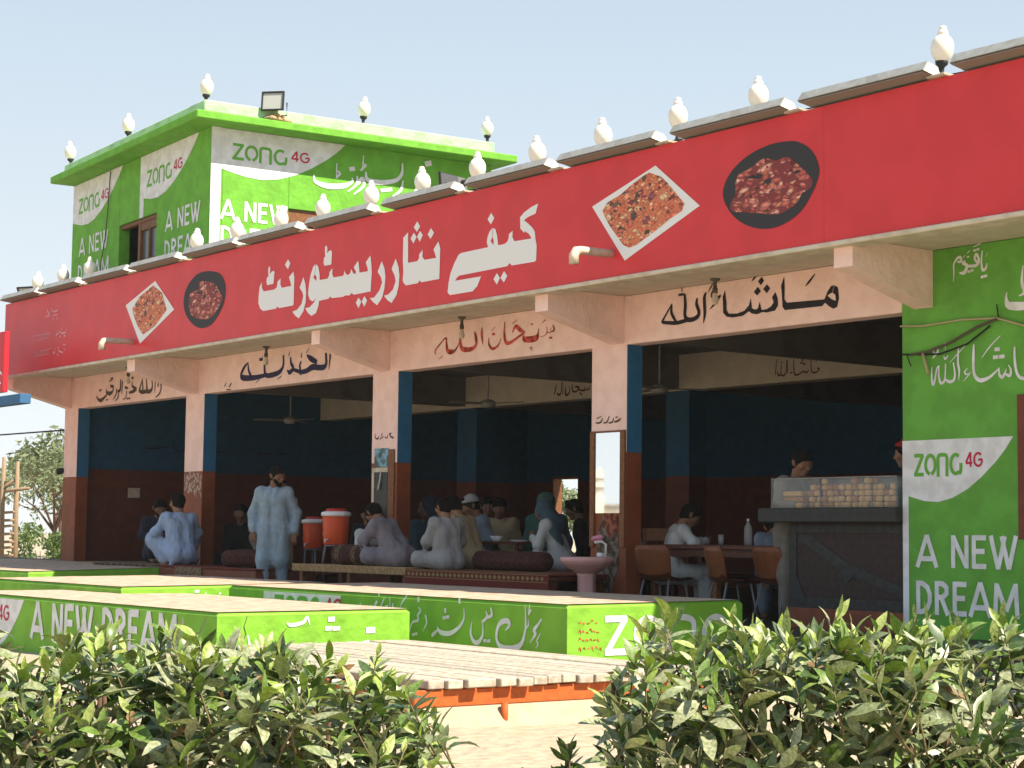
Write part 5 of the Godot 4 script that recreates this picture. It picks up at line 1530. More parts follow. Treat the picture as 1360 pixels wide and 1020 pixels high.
func build_furniture():
	# wooden bench across the third column
	var t = thing("wooden_bench", "raw wooden bench with a thick front board before the third column", "bench")
	box("front_board", Vector3(-20.85, 0.38, 0.78), Vector3(-18.22, 0.475, 0.84), M.wood_raw, t, 0.008)
	for i in 5:
		box("seat_plank", Vector3(-20.85, 0.435, 0.06 + i * 0.143), Vector3(-18.22, 0.47, 0.195 + i * 0.143), M.wood_raw, t, 0.005)
	for lx in [-20.75, -19.6, -18.35]:
		for lz in [0.12, 0.72]:
			box("leg", Vector3(lx - 0.04, 0, lz - 0.04), Vector3(lx + 0.04, 0.435, lz + 0.04), M.wood_frame, t, 0.006)
	# rug-covered takht between columns three and four
	t = thing("rug_bench", "wide bench under a dark red rug with a gold woven border", "bench")
	box("deck", Vector3(-18.2, 0.38, -2.4), Vector3(-15.5, 0.43, 0.8), M.table_wood, t, 0.006)
	for lx in [-18.1, -15.6]:
		for lz in [-2.3, 0.7]:
			box("leg", Vector3(lx - 0.05, 0, lz - 0.05), Vector3(lx + 0.05, 0.38, lz + 0.05), M.table_wood, t, 0.006)
	var rg = thing("carpet", "dark red carpet with gold lozenge border draped over the wide bench", "carpet")
	box("cloth", Vector3(-18.22, 0.432, -2.42), Vector3(-15.48, 0.455, 0.82), M.rug_red, rg, 0.008)
	box("hanging_edge", Vector3(-18.22, 0.22, 0.822), Vector3(-15.48, 0.452, 0.834), M.rug_red, rg, 0.005)
	rug_pattern(rg, -18.21, -15.49, 0.30, 0.45, 0.834)
	for i in 6:
		box("woven_band", Vector3(-18.2, 0.4555, 0.72 - i * 0.5), Vector3(-15.5, 0.4575, 0.78 - i * 0.5), M.rug_gold, rg)
	# benches deeper in the hall
	t = thing("rear_bench", "dim rug-covered bench behind the wooden bench and coolers", "bench")
	box("seat", Vector3(-21.9, 0.0, -2.7), Vector3(-18.35, 0.42, -0.5), M.table_wood, t, 0.01)
	box("carpet", Vector3(-21.92, 0.422, -2.72), Vector3(-18.33, 0.44, -0.48), M.rug_red, t, 0.006)
	t = thing("rear_bench", "dim low bench in the shade behind the second column", "bench")
	box("seat", Vector3(-25.5, 0.0, -1.7), Vector3(-22.7, 0.28, -0.3), M.table_wood, t, 0.01)
	box("carpet", Vector3(-25.52, 0.282, -1.72), Vector3(-22.68, 0.298, -0.28), M.rug_red, t, 0.006)
	# carpet bench by the second column
	t = thing("carpet_bench", "low bench under a worn maroon carpet, right of the squatting man", "bench")
	box("seat", Vector3(-24.45, 0.0, 0.04), Vector3(-21.6, 0.36, 0.95), M.shutter_brown, t, 0.01)
	box("carpet", Vector3(-24.46, 0.362, 0.03), Vector3(-21.58, 0.385, 0.96), M.rug_red, t, 0.006)
	box("carpet_patch", Vector3(-23.9, 0.20, 0.962), Vector3(-23.1, 0.375, 0.97), M.rug_tan, t, 0.002)
	box("patch_border", Vector3(-23.86, 0.22, 0.971), Vector3(-23.14, 0.235, 0.974), M.rug_gold, t)
	t = thing("carpet_bench", "low bench with a beige patterned carpet in the leftmost bay", "bench")
	box("seat", Vector3(-28.4, 0.0, -1.6), Vector3(-25.7, 0.34, 0.30), M.shutter_brown, t, 0.01)
	box("carpet", Vector3(-28.42, 0.342, -1.62), Vector3(-25.68, 0.375, 0.32), M.rug_tan, t, 0.006)
	t = thing("carpet", "beige patterned carpet with fringe behind the farthest platform top", "carpet")
	box("cloth", Vector3(-26.6, 0.345, 0.36), Vector3(-24.7, 0.385, 1.0), M.rug_tan, t, 0.008)
	for i in 9:
		box("woven_mark", Vector3(-26.5 + i * 0.2, 0.352, 1.0), Vector3(-26.38 + i * 0.2, 0.378, 1.006), M.cushion, t)
	bolster(Vector3(-19.75, 0.47, 0.5), 1.0, 0.13, 0.08, "dark red bolster cushion with tan blocks lying on the wooden bench", 3)
	bolster(Vector3(-22.55, 0.385, 0.6), 0.75, 0.12, 0.3, "worn tan and maroon bolster on the maroon carpet bench")
	bolster(Vector3(-22.9, 0.385, 0.25), 0.9, 0.125, 0.1, "dark maroon bolster behind the standing man in blue")
	bolster(Vector3(-17.1, 0.457, 0.1), 1.3, 0.115, 0.05, "long brown patterned bolster in front of the veiled diners")
	bolster(Vector3(-26.9, 0.375, -0.6), 0.9, 0.15, 0.0, "dark bolster behind the man in dark clothes, leftmost bay")
	cooler(Vector3(-20.58, 0.72, 0.35), "orange water cooler with white lid ring, the nearer of the two", 0.25, 1.08)
	cooler(Vector3(-21.95, 0.66, -0.15), "dimmer orange water cooler just right of the standing man", 0.66)
	# pink pedestal washbasin
	t = thing("pedestal_washbasin", "pink pedestal washbasin in front of the mirror column", "washbasin", Vector3(-15.30, 0, 0.46))
	var st = new_st()
	lathe(st, [Vector2(0.0, 0.0), Vector2(0.13, 0.0), Vector2(0.125, 0.06), Vector2(0.10, 0.12), Vector2(0.098, 0.44), Vector2(0.11, 0.47), Vector2(0, 0.47)], 8)
	obj("pedestal", st, M.basin_pink, t)
	st = new_st()
	lathe(st, [Vector2(0.1, 0.465), Vector2(0.16, 0.50), Vector2(0.25, 0.56), Vector2(0.285, 0.60), Vector2(0.285, 0.635), Vector2(0.27, 0.645), Vector2(0.24, 0.635), Vector2(0.18, 0.56), Vector2(0.0, 0.53)], 24)
	obj("bowl", st, M.basin_pink, t)
	st = new_st()
	tube(st, [Vector3(0.10, 0.64, -0.18), Vector3(0.10, 0.78, -0.18), Vector3(0.08, 0.81, -0.14), Vector3(0.06, 0.80, -0.06)], 0.014, 8)
	obj("tap", st, M.end_white, t)
	st = new_st()
	bx(st, Vector3(-0.06, 0.645, -0.24), Vector3(0.02, 0.69, -0.18), 0.008)
	obj("soap_dish", st, M.plastic_white, t)
	st = new_st()
	bx(st, Vector3(-0.10, 0.775, -0.43), Vector3(0.08, 0.835, -0.36), 0.026, Transform3D(Basis(Vector3.BACK, 0.15), Vector3.ZERO))
	mat("soap_pink", 0.62, 0.25, 0.36, 0.5)
	var so = obj("pink_sponge", st, M.soap_pink)
	so.position = Vector3(-15.40, 0.05, 0.52)
	tag(so, "pink sponge above the washbasin rim, hung on the broken plaster", "sponge")
	# dark dining table and chairs in the fourth bay
	t = thing("dining_table", "dark brown wooden table behind the moulded chairs", "table", Vector3(-14.3, 0, -0.85))
	box("tabletop", Vector3(-1.05, 0.74, -0.4), Vector3(1.05, 0.79, 0.42), M.table_wood, t, 0.008)
	box("apron", Vector3(-1.0, 0.66, 0.36), Vector3(1.0, 0.74, 0.39), M.table_wood, t, 0.004)
	for lx in [-0.98, 0.0, 0.98]:
		for lz in [-0.34, 0.36]:
			box("leg", Vector3(lx - 0.035, 0, lz - 0.035), Vector3(lx + 0.035, 0.74, lz + 0.035), M.wood_frame, t, 0.005)
	plastic_chair(Vector3(-14.72, 0, -0.12), PI + 0.15, "brown moulded chair at the dark table, nearest the mirror column")
	plastic_chair(Vector3(-13.62, 0, -0.05), PI - 0.35, "brown moulded chair at the dark table, its back turned squarely to the road")
	plastic_chair(Vector3(-13.15, 0, -0.3), PI - 0.1, "brown moulded chair at the dark table, nearest the snack counter")
	t = thing("water_bottle", "clear plastic water bottle standing on the dark table", "bottle", Vector3(-14.35, 0.79, -1.0))
	t.scale = Vector3.ONE * 0.82
	st = new_st()
	lathe(st, [Vector2(0, 0), Vector2(0.052, 0.0), Vector2(0.055, 0.02), Vector2(0.055, 0.2), Vector2(0.05, 0.24), Vector2(0.018, 0.30), Vector2(0.016, 0.32), Vector2(0, 0.32)], 14)
	obj("bottle_body", st, M.glass_cloud, t)
	st = new_st()
	lathe(st, [Vector2(0.019, 0.315), Vector2(0.019, 0.345), Vector2(0, 0.345)], 10)
	obj("bottle_cap", st, M.plastic_white, t)
	t = thing("drinking_glass", "small drinking glass beside the water bottle", "glass", Vector3(-14.72, 0.79, -0.95))
	st = new_st()
	lathe(st, [Vector2(0, 0), Vector2(0.028, 0.0), Vector2(0.036, 0.11), Vector2(0.033, 0.11), Vector2(0.026, 0.008), Vector2(0, 0.008)], 12)
	obj("tumbler", st, M.glass_cloud, t)
	# dishes before the veiled diners
	t = thing("serving_tray", "low brown serving table with dishes among the seated diners", "table", Vector3(-18.35, 0.457, -0.75))
	box("tabletop", Vector3(-0.6, 0.30, -0.3), Vector3(0.6, 0.33, 0.3), M.table_wood, t, 0.005)
	for lx in [-0.55, 0.55]:
		for lz in [-0.25, 0.25]:
			box("leg", Vector3(lx - 0.02, 0, lz - 0.02), Vector3(lx + 0.02, 0.30, lz + 0.02), M.table_wood, t)
	var dn := ["white bowl on the low serving table", "white plate on the low serving table, right of the bowl", "white plate on the low serving table, left of the bowl"]
	for i in 3:
		st = new_st()
		if i == 0: lathe(st, [Vector2(0, 0), Vector2(0.05, 0), Vector2(0.085, 0.07), Vector2(0.08, 0.07), Vector2(0.045, 0.01), Vector2(0, 0.01)], 16)
		else: lathe(st, [Vector2(0, 0), Vector2(0.08, 0), Vector2(0.13, 0.02), Vector2(0.125, 0.024), Vector2(0.075, 0.008), Vector2(0, 0.008)], 16)
		var dsh = obj("dish", st, M.plastic_white)
		dsh.position = Vector3([-18.35, -18.0, -18.7][i], 0.788, [-0.6, -0.7, -0.55][i])
		tag(dsh, dn[i], "dish", "dishes on the low serving table")
	# dark wooden chairs by the back window
	for p in [[-17.2, -1.9, "dark wooden chair before the bright back window"], [-16.4, -1.5, "dark wooden chair just left of the mirror column"]]:
		t = thing("wooden_chair", p[2], "chair", Vector3(p[0], 0, p[1]), 0.6)
		box("seat", Vector3(-0.21, 0.42, -0.2), Vector3(0.21, 0.46, 0.2), M.table_wood, t, 0.006)
		box("back_rail", Vector3(-0.21, 0.82, -0.2), Vector3(0.21, 0.97, -0.17), M.wood_frame, t, 0.006)
		for s in [-1, 1]:
			box("leg", Vector3(s * 0.19 - 0.02, 0, 0.15), Vector3(s * 0.19 + 0.02, 0.42, 0.19), M.table_wood, t)
			box("leg", Vector3(s * 0.19 - 0.02, 0, -0.2), Vector3(s * 0.19 + 0.02, 0.97, -0.165), M.table_wood, t)
	# snack counter with glass case
	t = thing("snack_counter", "dark granite snack counter with diagonal arrow inlay", "counter")
	box("plinth", Vector3(-12.80, 0.0, -0.66), Vector3(-11.33, 0.20, -0.03), M.plinth, t, 0.006)
	box("body", Vector3(-12.80, 0.20, -0.66), Vector3(-11.33, 1.02, -0.05), M.granite_red, t, 0.006)
	box("counter_top", Vector3(-13.10, 1.02, -0.78), Vector3(-11.325, 1.16, 0.10), M.granite, t, 0.012)
	for e in [[-12.80, 0.20, -12.70, 1.0], [-12.70, 0.20, -11.34, 0.30], [-12.70, 0.92, -11.34, 1.0]]:
		box("border", Vector3(e[0], e[1], -0.05), Vector3(e[2], e[3], -0.038), M.granite, t, 0.003)
	st = new_st()
	var cf = face_z(-0.05)
	paint_polys(st, cf, [[-12.70, 0.30, -12.58, 0.30, -12.70, 0.50]], 0.012)
	paint_polys(st, cf, [[-12.70, 0.80, -12.66, 0.90, -12.55, 0.92, -12.02, 0.63, -11.34, 0.42, -11.34, 0.33, -12.10, 0.56, -12.62, 0.84]], 0.012)
	paint_polys(st, cf, [[-12.15, 0.62, -11.88, 0.58, -12.06, 0.44]], 0.014)
	obj("inlay", st, M.granite, t)
	t = thing("glass_case", "glass display case of stacked snacks on the granite counter", "display case")
	var x0 := -12.97
	var x1 := -11.36
	var gz := 0.02
	box("front_pane", Vector3(x0, 1.162, gz), Vector3(x1, 1.44, gz + 0.006), M.glass, t)
	box("back_pane", Vector3(x0, 1.162, -0.46), Vector3(x1, 1.44, -0.454), M.glass, t)
	box("side_pane", Vector3(x0, 1.162, -0.452), Vector3(x0 + 0.006, 1.44, gz - 0.002), M.glass, t)
	box("side_pane", Vector3(x1 - 0.006, 1.162, -0.452), Vector3(x1, 1.44, gz - 0.002), M.glass, t)
	box("top_pane", Vector3(x0, 1.442, -0.46), Vector3(x1, 1.448, gz + 0.006), M.glass, t)
	for bxp in [x0 - 0.003, -12.32, -11.66, x1 - 0.008]:
		box("edge_strip", Vector3(bxp, 1.162, gz + 0.007), Vector3(bxp + 0.006, 1.45, gz + 0.012), M.stand_grey, t)
	box("edge_strip", Vector3(x0, 1.442, gz + 0.0145), Vector3(x1, 1.45, gz + 0.018), M.grey_metal, t)
	var g := RandomNumberGenerator.new()
	g.seed = 77
	var nth := ["first", "second", "third", "fourth", "fifth", "sixth", "seventh", "eighth", "ninth", "tenth", "eleventh", "twelfth", "thirteenth", "fourteenth"]
	for i in 14:
		var px := -12.50 + i * 0.078
		var hgt := 4 + int(g.randf() * 1.3)
		if i > 10: hgt = 3 + int(g.randf() * 1.5)
		for k in hgt:
			st = new_st()
			var rr := g.randf_range(0.031, 0.037)
			lathe(st, [Vector2(0, 0), Vector2(rr, 0.004), Vector2(rr * 1.1, 0.028), Vector2(rr * 0.9, 0.05), Vector2(0, 0.056)], 10)
			var b = obj("snack_roll", st, M.bun if (g.randf() < 0.7) else M.bun_dark)
			b.position = Vector3(px + g.randf_range(-0.008, 0.008), 1.163 + k * 0.056, -0.07 + g.randf_range(-0.02, 0.02))
			tag(b, "snack roll in the glass case, %s up in the %s stack from left" % [nth[k], nth[i]], "snack", "snack rolls in the glass case")
	for i in 3:
		st = new_st()
		bx(st, Vector3(-0.15, 0, -0.08), Vector3(0.15, 0.05, 0.08), 0.012, Transform3D(Basis(Vector3.UP, g.randf_range(-0.2, 0.2)), Vector3.ZERO))
		var b = obj("snack_tray", st, M.bun_dark if i == 1 else M.bun)
		b.position = Vector3(-12.77, 1.163 + i * 0.056, -0.12)
		tag(b, ["flat packet of snacks, lowest of three in the case's left end", "flat packet of snacks, middle of three in the case's left end", "flat packet of snacks, topmost of three in the case's left end"][i], "snack")

# ---------------------------------------------------------------- people
var fold := FastNoiseLite.new()

# union of tapered capsules meshed with surface nets; cut = optional plane [normal, d] kept where n.p > d
func sdf_mesh(st: SurfaceTool, caps: Array, cell: float, k: float, xf := Transform3D.IDENTITY, folds := 0.0, cut := []):
	var lo := Vector3(1e9, 1e9, 1e9)
	var hi := -lo
	for c in caps:
		var ra: float = c[1]
		var rb: float = c[3]
		lo = lo.min(c[0] - Vector3.ONE * ra).min(c[2] - Vector3.ONE * rb)
		hi = hi.max(c[0] + Vector3.ONE * ra).max(c[2] + Vector3.ONE * rb)
	var pad: float = cell * 3.0 + folds
	lo -= Vector3.ONE * pad
	hi += Vector3.ONE * pad
	var nx := int((hi.x - lo.x) / cell) + 2
	var ny := int((hi.y - lo.y) / cell) + 2
	var nz := int((hi.z - lo.z) / cell) + 2
	var g := PackedFloat32Array()
	g.resize(nx * ny * nz)
	g.fill(1.0)
	var m: float = cell * 2.2 + k + folds
	for c in caps:
		var a: Vector3 = c[0]
		var b: Vector3 = c[2]
		var ra: float = c[1]
		var rb: float = c[3]
		var ab := b - a
		var l2 := maxf(ab.length_squared(), 1e-8)
		var rm := maxf(ra, rb) + m
		var p0 := (a.min(b) - Vector3.ONE * rm - lo) / cell
		var p1 := (a.max(b) + Vector3.ONE * rm - lo) / cell
		var x0 := maxi(0, int(p0.x))
		var x1 := mini(nx - 1, int(p1.x) + 1)
		for z in range(maxi(0, int(p0.z)), mini(nz - 1, int(p1.z) + 1) + 1):
			for y in range(maxi(0, int(p0.y)), mini(ny - 1, int(p1.y) + 1) + 1):
				var row := (z * ny + y) * nx
				for x in range(x0, x1 + 1):
					var p := lo + Vector3(x, y, z) * cell - a
					var t := clampf(p.dot(ab) / l2, 0.0, 1.0)
					var d := (p - ab * t).length() - ra - (rb - ra) * t
					if d > m: continue
					var o := g[row + x]
					var h := k - absf(o - d)
					if h > 0.0: g[row + x] = minf(o, d) - h * h / (4.0 * k)
					elif d < o: g[row + x] = d
	if folds > 0.0 or not cut.is_empty():
		for i in g.size():
			if g[i] < 0.5:
				var x := i % nx
				var y := (i / nx) % ny
				var z := i / (nx * ny)
				var p := lo + Vector3(x, y, z) * cell
				if folds > 0.0: g[i] += folds * (fold.get_noise_3d(p.x * 8.0, p.y * 1.3, p.z * 8.0) + 0.35 * fold.get_noise_3d(p.x * 17.0 + 5.0, p.y * 4.0, p.z * 17.0))
				if not cut.is_empty(): g[i] = maxf(g[i], cut[1] - p.dot(cut[0]))
	var ids := PackedInt32Array()
	ids.resize(g.size())
	ids.fill(-1)
	var vs := []
	var off := [0, 1, nx, nx + 1, nx * ny, nx * ny + 1, nx * ny + nx, nx * ny + nx + 1]
	var edges := [[0, 1], [2, 3], [4, 5], [6, 7], [0, 2], [1, 3], [4, 6], [5, 7], [0, 4], [1, 5], [2, 6], [3, 7]]
	var corner := []
	for i in 8: corner.append(Vector3(i & 1, (i >> 1) & 1, (i >> 2) & 1))
	var lim: float = cell * 2.0 + folds
	for z in nz - 1:
		for y in ny - 1:
			for x in nx - 1:
				var i := (z * ny + y) * nx + x
				if absf(g[i]) > lim: continue
				var mask := 0
				for q in 8:
					if g[i + off[q]] < 0.0: mask |= 1 << q
				if mask == 0 or mask == 255: continue
				var s := Vector3.ZERO
				var n := 0
				for e in edges:
					var ga := g[i + off[e[0]]]
					var gb := g[i + off[e[1]]]
					if (ga < 0.0) != (gb < 0.0):
						s += corner[e[0]].lerp(corner[e[1]], ga / (ga - gb))
						n += 1
				ids[i] = vs.size()
				vs.append(xf * (lo + (Vector3(x, y, z) + s / n) * cell))
	st.set_smooth_group(0)
	var st3 := [1, nx, nx * ny]
	for z in range(1, nz - 1):
		for y in range(1, ny - 1):
			for x in range(1, nx - 1):
				var i := (z * ny + y) * nx + x
				if ids[i] < 0: continue
				for ax in 3:
					var ga := g[i]
					var gb := g[i + st3[ax]]
					if (ga < 0.0) == (gb < 0.0): continue
					var u: int = st3[(ax + 1) % 3]
					var v: int = st3[(ax + 2) % 3]
					var a := ids[i]
					var b := ids[i - u]
					var c := ids[i - u - v]
					var d := ids[i - v]
					if a < 0 or b < 0 or c < 0 or d < 0: continue
					if ga < 0.0: quad(st, vs[a], vs[d], vs[c], vs[b])
					else: quad(st, vs[a], vs[b], vs[c], vs[d])
	st.set_smooth_group(-1)

func V(x, y, z) -> Vector3: return Vector3(x, y, z)

var head_caps := []
var hair_mesh: Mesh
var cap_mesh: Mesh
var eye_mesh: Mesh
var face_mesh: Mesh
var hand_mesh: Mesh

func make_people_parts():
	fold.seed = 4
	fold.frequency = 1.0
	head_caps = [[V(0, 0.03, -0.018), 0.086, V(0, 0.02, 0.02), 0.08], [V(0, -0.04, 0.028), 0.058, V(0, -0.085, 0.05), 0.034],
		[V(0, 0.005, 0.09), 0.011, V(0, -0.026, 0.108), 0.015], [V(-0.083, -0.012, -0.008), 0.014, V(-0.088, 0.018, -0.014), 0.017], [V(0.083, -0.012, -0.008), 0.014, V(0.088, 0.018, -0.014), 0.017],
		[V(0, -0.05, -0.025), 0.056, V(0, -0.17, -0.035), 0.058], [V(-0.045, 0.026, 0.072), 0.013, V(0.045, 0.026, 0.072), 0.013], [V(-0.018, -0.056, 0.084), 0.011, V(0.018, -0.056, 0.084), 0.011], [V(-0.045, -0.015, 0.062), 0.026, V(0.045, -0.015, 0.062), 0.026]]
	var st = new_st()
	sdf_mesh(st, head_caps, 0.009, 0.022)
	st.generate_normals()
	face_mesh = st.commit()
	st = new_st()
	sdf_mesh(st, [[V(0, 0.034, -0.02), 0.097, V(0, 0.026, 0.016), 0.09], [V(0, -0.03, -0.05), 0.06, V(0, 0.0, -0.03), 0.07], [V(-0.03, 0.105, 0.05), 0.03, V(0.03, 0.105, 0.06), 0.03]], 0.01, 0.02, Transform3D.IDENTITY, 0.006, [V(0, 0.75, -0.66).normalized(), -0.028])
	st.generate_normals()
	hair_mesh = st.commit()
	st = new_st()
	sdf_mesh(st, [[V(0, 0.04, -0.02), 0.096, V(0, 0.036, 0.016), 0.09]], 0.01, 0.02, Transform3D.IDENTITY, 0.0, [V(0, 0.97, -0.24).normalized(), 0.045])
	st.generate_normals()
	cap_mesh = st.commit()
	st = new_st()
	for s in [-1, 1]:
		lathe(st, [Vector2(0, -0.011), Vector2(0.008, -0.008), Vector2(0.012, 0), Vector2(0.008, 0.008), Vector2(0, 0.011)], 8, V(s * 0.033, 0.006, 0.079))
	st.generate_normals()
	eye_mesh = st.commit()
	st = new_st()
	var hc := [[V(-0.018, -0.01, 0), 0.017, V(-0.022, -0.075, 0), 0.013], [V(0.018, -0.01, 0), 0.017, V(0.022, -0.075, 0), 0.013], [V(0, -0.01, 0), 0.017, V(0, -0.08, 0), 0.013]]
	var fx := [-0.033, -0.011, 0.011, 0.032]
	var fl := [0.060, 0.078, 0.074, 0.055]
	for i in 4:
		hc.append([V(fx[i] * 0.8, -0.08, 0), 0.0095, V(fx[i], -0.08 - fl[i] * 0.5, 0.008), 0.0085])
		hc.append([V(fx[i], -0.08 - fl[i] * 0.5, 0.008), 0.0085, V(fx[i], -0.08 - fl[i] * 0.9, 0.03), 0.007])
	hc.append([V(0.025, -0.025, 0.004), 0.012, V(0.05, -0.06, 0.018), 0.010])
	hc.append([V(0.05, -0.06, 0.018), 0.010, V(0.052, -0.09, 0.028), 0.008])
	sdf_mesh(st, hc, 0.0055, 0.006)
	st.generate_normals()
	hand_mesh = st.commit()

func cloth(called, r, g, b):
	var m: StandardMaterial3D = mat(called, r, g, b, 0.92, T.dust, 0.9, T.cloth_n, 0.35)
	m.rim_enabled = true
	m.rim = 0.15
	return m

func person(o):
	var t = thing("person", o.label, "person", o.at, o.turn)
	var pose: String = o.pose
	var s: float = o.get("scale", 1.0)
	var cell: float = o.get("cell", 0.024)
	var P := V(0, 0.93, 0)
	var kn := [V(-0.10, 0.50, 0.03), V(0.10, 0.50, 0.03)]
	var an := [V(-0.11, 0.08, -0.01), V(0.11, 0.08, -0.01)]
	if pose == "cross":
		P = V(0, 0.13, -0.02)
		kn = [V(-0.29, 0.13, 0.24), V(0.29, 0.13, 0.24)]
		an = [V(0.05, 0.07, 0.30), V(-0.06, 0.08, 0.27)]
	elif pose == "squat":
		P = V(0, 0.19, -0.06)
		kn = [V(-0.24, 0.40, 0.26), V(0.24, 0.40, 0.26)]
		an = [V(-0.17, 0.06, 0.06), V(0.17, 0.06, 0.06)]
	elif pose == "chair":
		P = V(0, 0.52, 0)
		kn = [V(-0.13, 0.50, 0.42), V(0.13, 0.50, 0.42)]
		an = [V(-0.13, 0.08, 0.42), V(0.13, 0.08, 0.42)]
	elif pose == "kneel_side":
		P = V(0, 0.15, -0.02)
		kn = [V(-0.12, 0.40, 0.32), V(0.28, 0.12, 0.24)]
		an = [V(-0.12, 0.07, 0.20), V(-0.04, 0.07, 0.30)]
	if o.has("knees"): kn = o.knees
	if o.has("ankles"): an = o.ankles
	var B := Basis(Vector3.RIGHT, o.get("lean", 0.05)) 
	B = Basis(Vector3.UP, o.get("twist", 0.0)) * B
	if o.has("side"): B = Basis(Vector3.BACK, o.side) * B
	var chest := P + B * V(0, 0.36, 0.0)
	var neck := P + B * V(0, 0.53, 0.0)
	var HB := Basis().scaled(Vector3.ONE * 1.07) * Basis(Vector3.UP, o.get("head_turn", 0.0)) * Basis(Vector3.RIGHT, o.get("nod", o.get("lean", 0.05) * 0.7))
	var head := neck + B * V(0, 0.03, 0.0) + HB * V(0, 0.12, 0.03)
	var sh := [P + B * V(-0.185, 0.47, 0), P + B * V(0.185, 0.47, 0)]
	var el := [sh[0] + B * V(-0.07, -0.27, -0.02), sh[1] + B * V(0.07, -0.27, -0.02)]
	var wr := [el[0] + B * V(0.01, -0.23, 0.07), el[1] + B * V(-0.01, -0.23, 0.07)]
	if o.has("elbows"):
		for i in 2: el[i] = o.elbows[i]
	if o.has("wrists"):
		for i in 2: wr[i] = o.wrists[i]
	var hips := [P + V(-0.09, -0.02, 0), P + V(0.09, -0.02, 0)]
	# clothing
	var cc := []
	for i in 2:
		var q := -1.0 if i == 0 else 1.0
		cc.append([P + V(q * 0.08, 0, 0), 0.125, chest + B * V(q * 0.08, 0, 0), 0.115])
		cc.append([chest + B * V(q * 0.06, 0.02, 0), 0.11, sh[i], 0.072])
		cc.append([neck + B * V(q * 0.03, -0.05, -0.01), 0.058, sh[i] + B * V(q * -0.02, 0.005, 0), 0.066])
		cc.append([sh[i], 0.072, el[i], 0.062])
		cc.append([el[i], 0.064, el[i].lerp(wr[i], 0.88), 0.056])
		cc.append([hips[i], 0.115, kn[i], 0.098])
		cc.append([kn[i], 0.098, an[i] + (kn[i] - an[i]).normalized() * 0.05, 0.072])
	cc.append([chest, 0.11, neck + B * V(0, -0.03, -0.01), 0.066])
	if pose == "stand":
		for q in [-1, 1]:
			cc.append([P + V(q * 0.075, 0, 0.0), 0.135, V(q * 0.10, 0.52, 0.035), 0.115])
			cc.append([P + V(q * 0.06, 0, -0.02), 0.13, V(q * 0.09, 0.54, -0.06), 0.105])
	else:
		cc.append([P + V(0, 0, -0.02), 0.15, (kn[0] + kn[1]) * 0.5 + V(0, -0.05, -0.12), 0.10])
		cc.append([P + V(-0.09, -0.02, -0.06), 0.12, P + V(0.09, -0.02, -0.06), 0.12])
	if o.has("extra"): cc.append_array(o.extra)
	# skin: one continuous body with its head and hands
	var sc := [[P, 0.085, chest, 0.085], [chest, 0.08, neck, 0.05]]
	for i in 2:
		sc.append([chest, 0.06, sh[i], 0.048])
		sc.append([sh[i], 0.052, el[i], 0.042])
		sc.append([el[i], 0.042, wr[i], 0.03])
		sc.append([hips[i], 0.085, kn[i], 0.06])
		sc.append([kn[i], 0.058, an[i], 0.04])
		var fwd: Vector3 = V(0, 0, 1)
		if pose == "cross": fwd = V(-1.0 if i == 0 else 1.0, 0, 0.2).normalized() * -1.0
		sc.append([an[i] + V(0, -0.02, -0.03), 0.036, an[i] + V(0, -0.045, 0) + fwd * 0.13, 0.028])
	var st = new_st()
	var xs := Transform3D(Basis().scaled(V(s, s, s)), Vector3.ZERO)
	sdf_mesh(st, sc, maxf(cell, 0.022), 0.03, xs)
	st.append_from(face_mesh, 0, xs * Transform3D(HB, head))
	for i in 2:
		var d: Vector3 = (wr[i] - el[i]).normalized()
		var a := d.cross(V(0, 0.2, 1)).normalized()
		var hb := Basis(a, -d, a.cross(-d))
		st.append_from(hand_mesh, 0, xs * Transform3D(hb, wr[i]))
	obj("body", st, o.skin, t)
	st = new_st()
	sdf_mesh(st, cc, cell, 0.05, xs, o.get("folds", 0.016))
	obj("clothing", st, o.cloth, t)
	var hm = MeshInstance3D.new()
	var hx := xs * Transform3D(HB, head)
	var top: String = o.get("top", "hair")
	if top == "shawl":
		st = new_st()
		sdf_mesh(st, [[V(0, 0.03, -0.03), 0.112, V(0, 0.0, 0.0), 0.108], [V(0, -0.08, -0.05), 0.10, V(0, -0.22, -0.06), 0.15], [V(-0.08, -0.2, -0.03), 0.11, V(-0.13, -0.42, -0.02), 0.13], [V(0.08, -0.2, -0.03), 0.11, V(0.13, -0.42, -0.02), 0.13]], 0.02, 0.04, hx, 0.012, [V(0, 0.35, -0.94).normalized(), -0.062])
		obj("shawl", st, o.topmat, t)
	else:
		st = new_st()
		st.append_from(hair_mesh, 0, hx)
		obj("hair", st, o.hair, t)
		if top == "cap":
			st = new_st()
			st.append_from(cap_mesh, 0, hx * Transform3D(Basis().scaled(Vector3.ONE * 1.08), V(0, 0.002, 0)))
			obj("cap", st, o.topmat, t)
	st = new_st()
	st.append_from(eye_mesh, 0, hx)
	obj("eyes", st, M.eye, t)
	if o.get("beard", false):
		st = new_st()
		sdf_mesh(st, [[V(-0.05, -0.045, 0.035), 0.032, V(0, -0.088, 0.055), 0.036], [V(0.05, -0.045, 0.035), 0.032, V(0, -0.088, 0.055), 0.036]], 0.012, 0.015, hx, 0.004)
		obj("beard", st, o.hair, t)
	return t

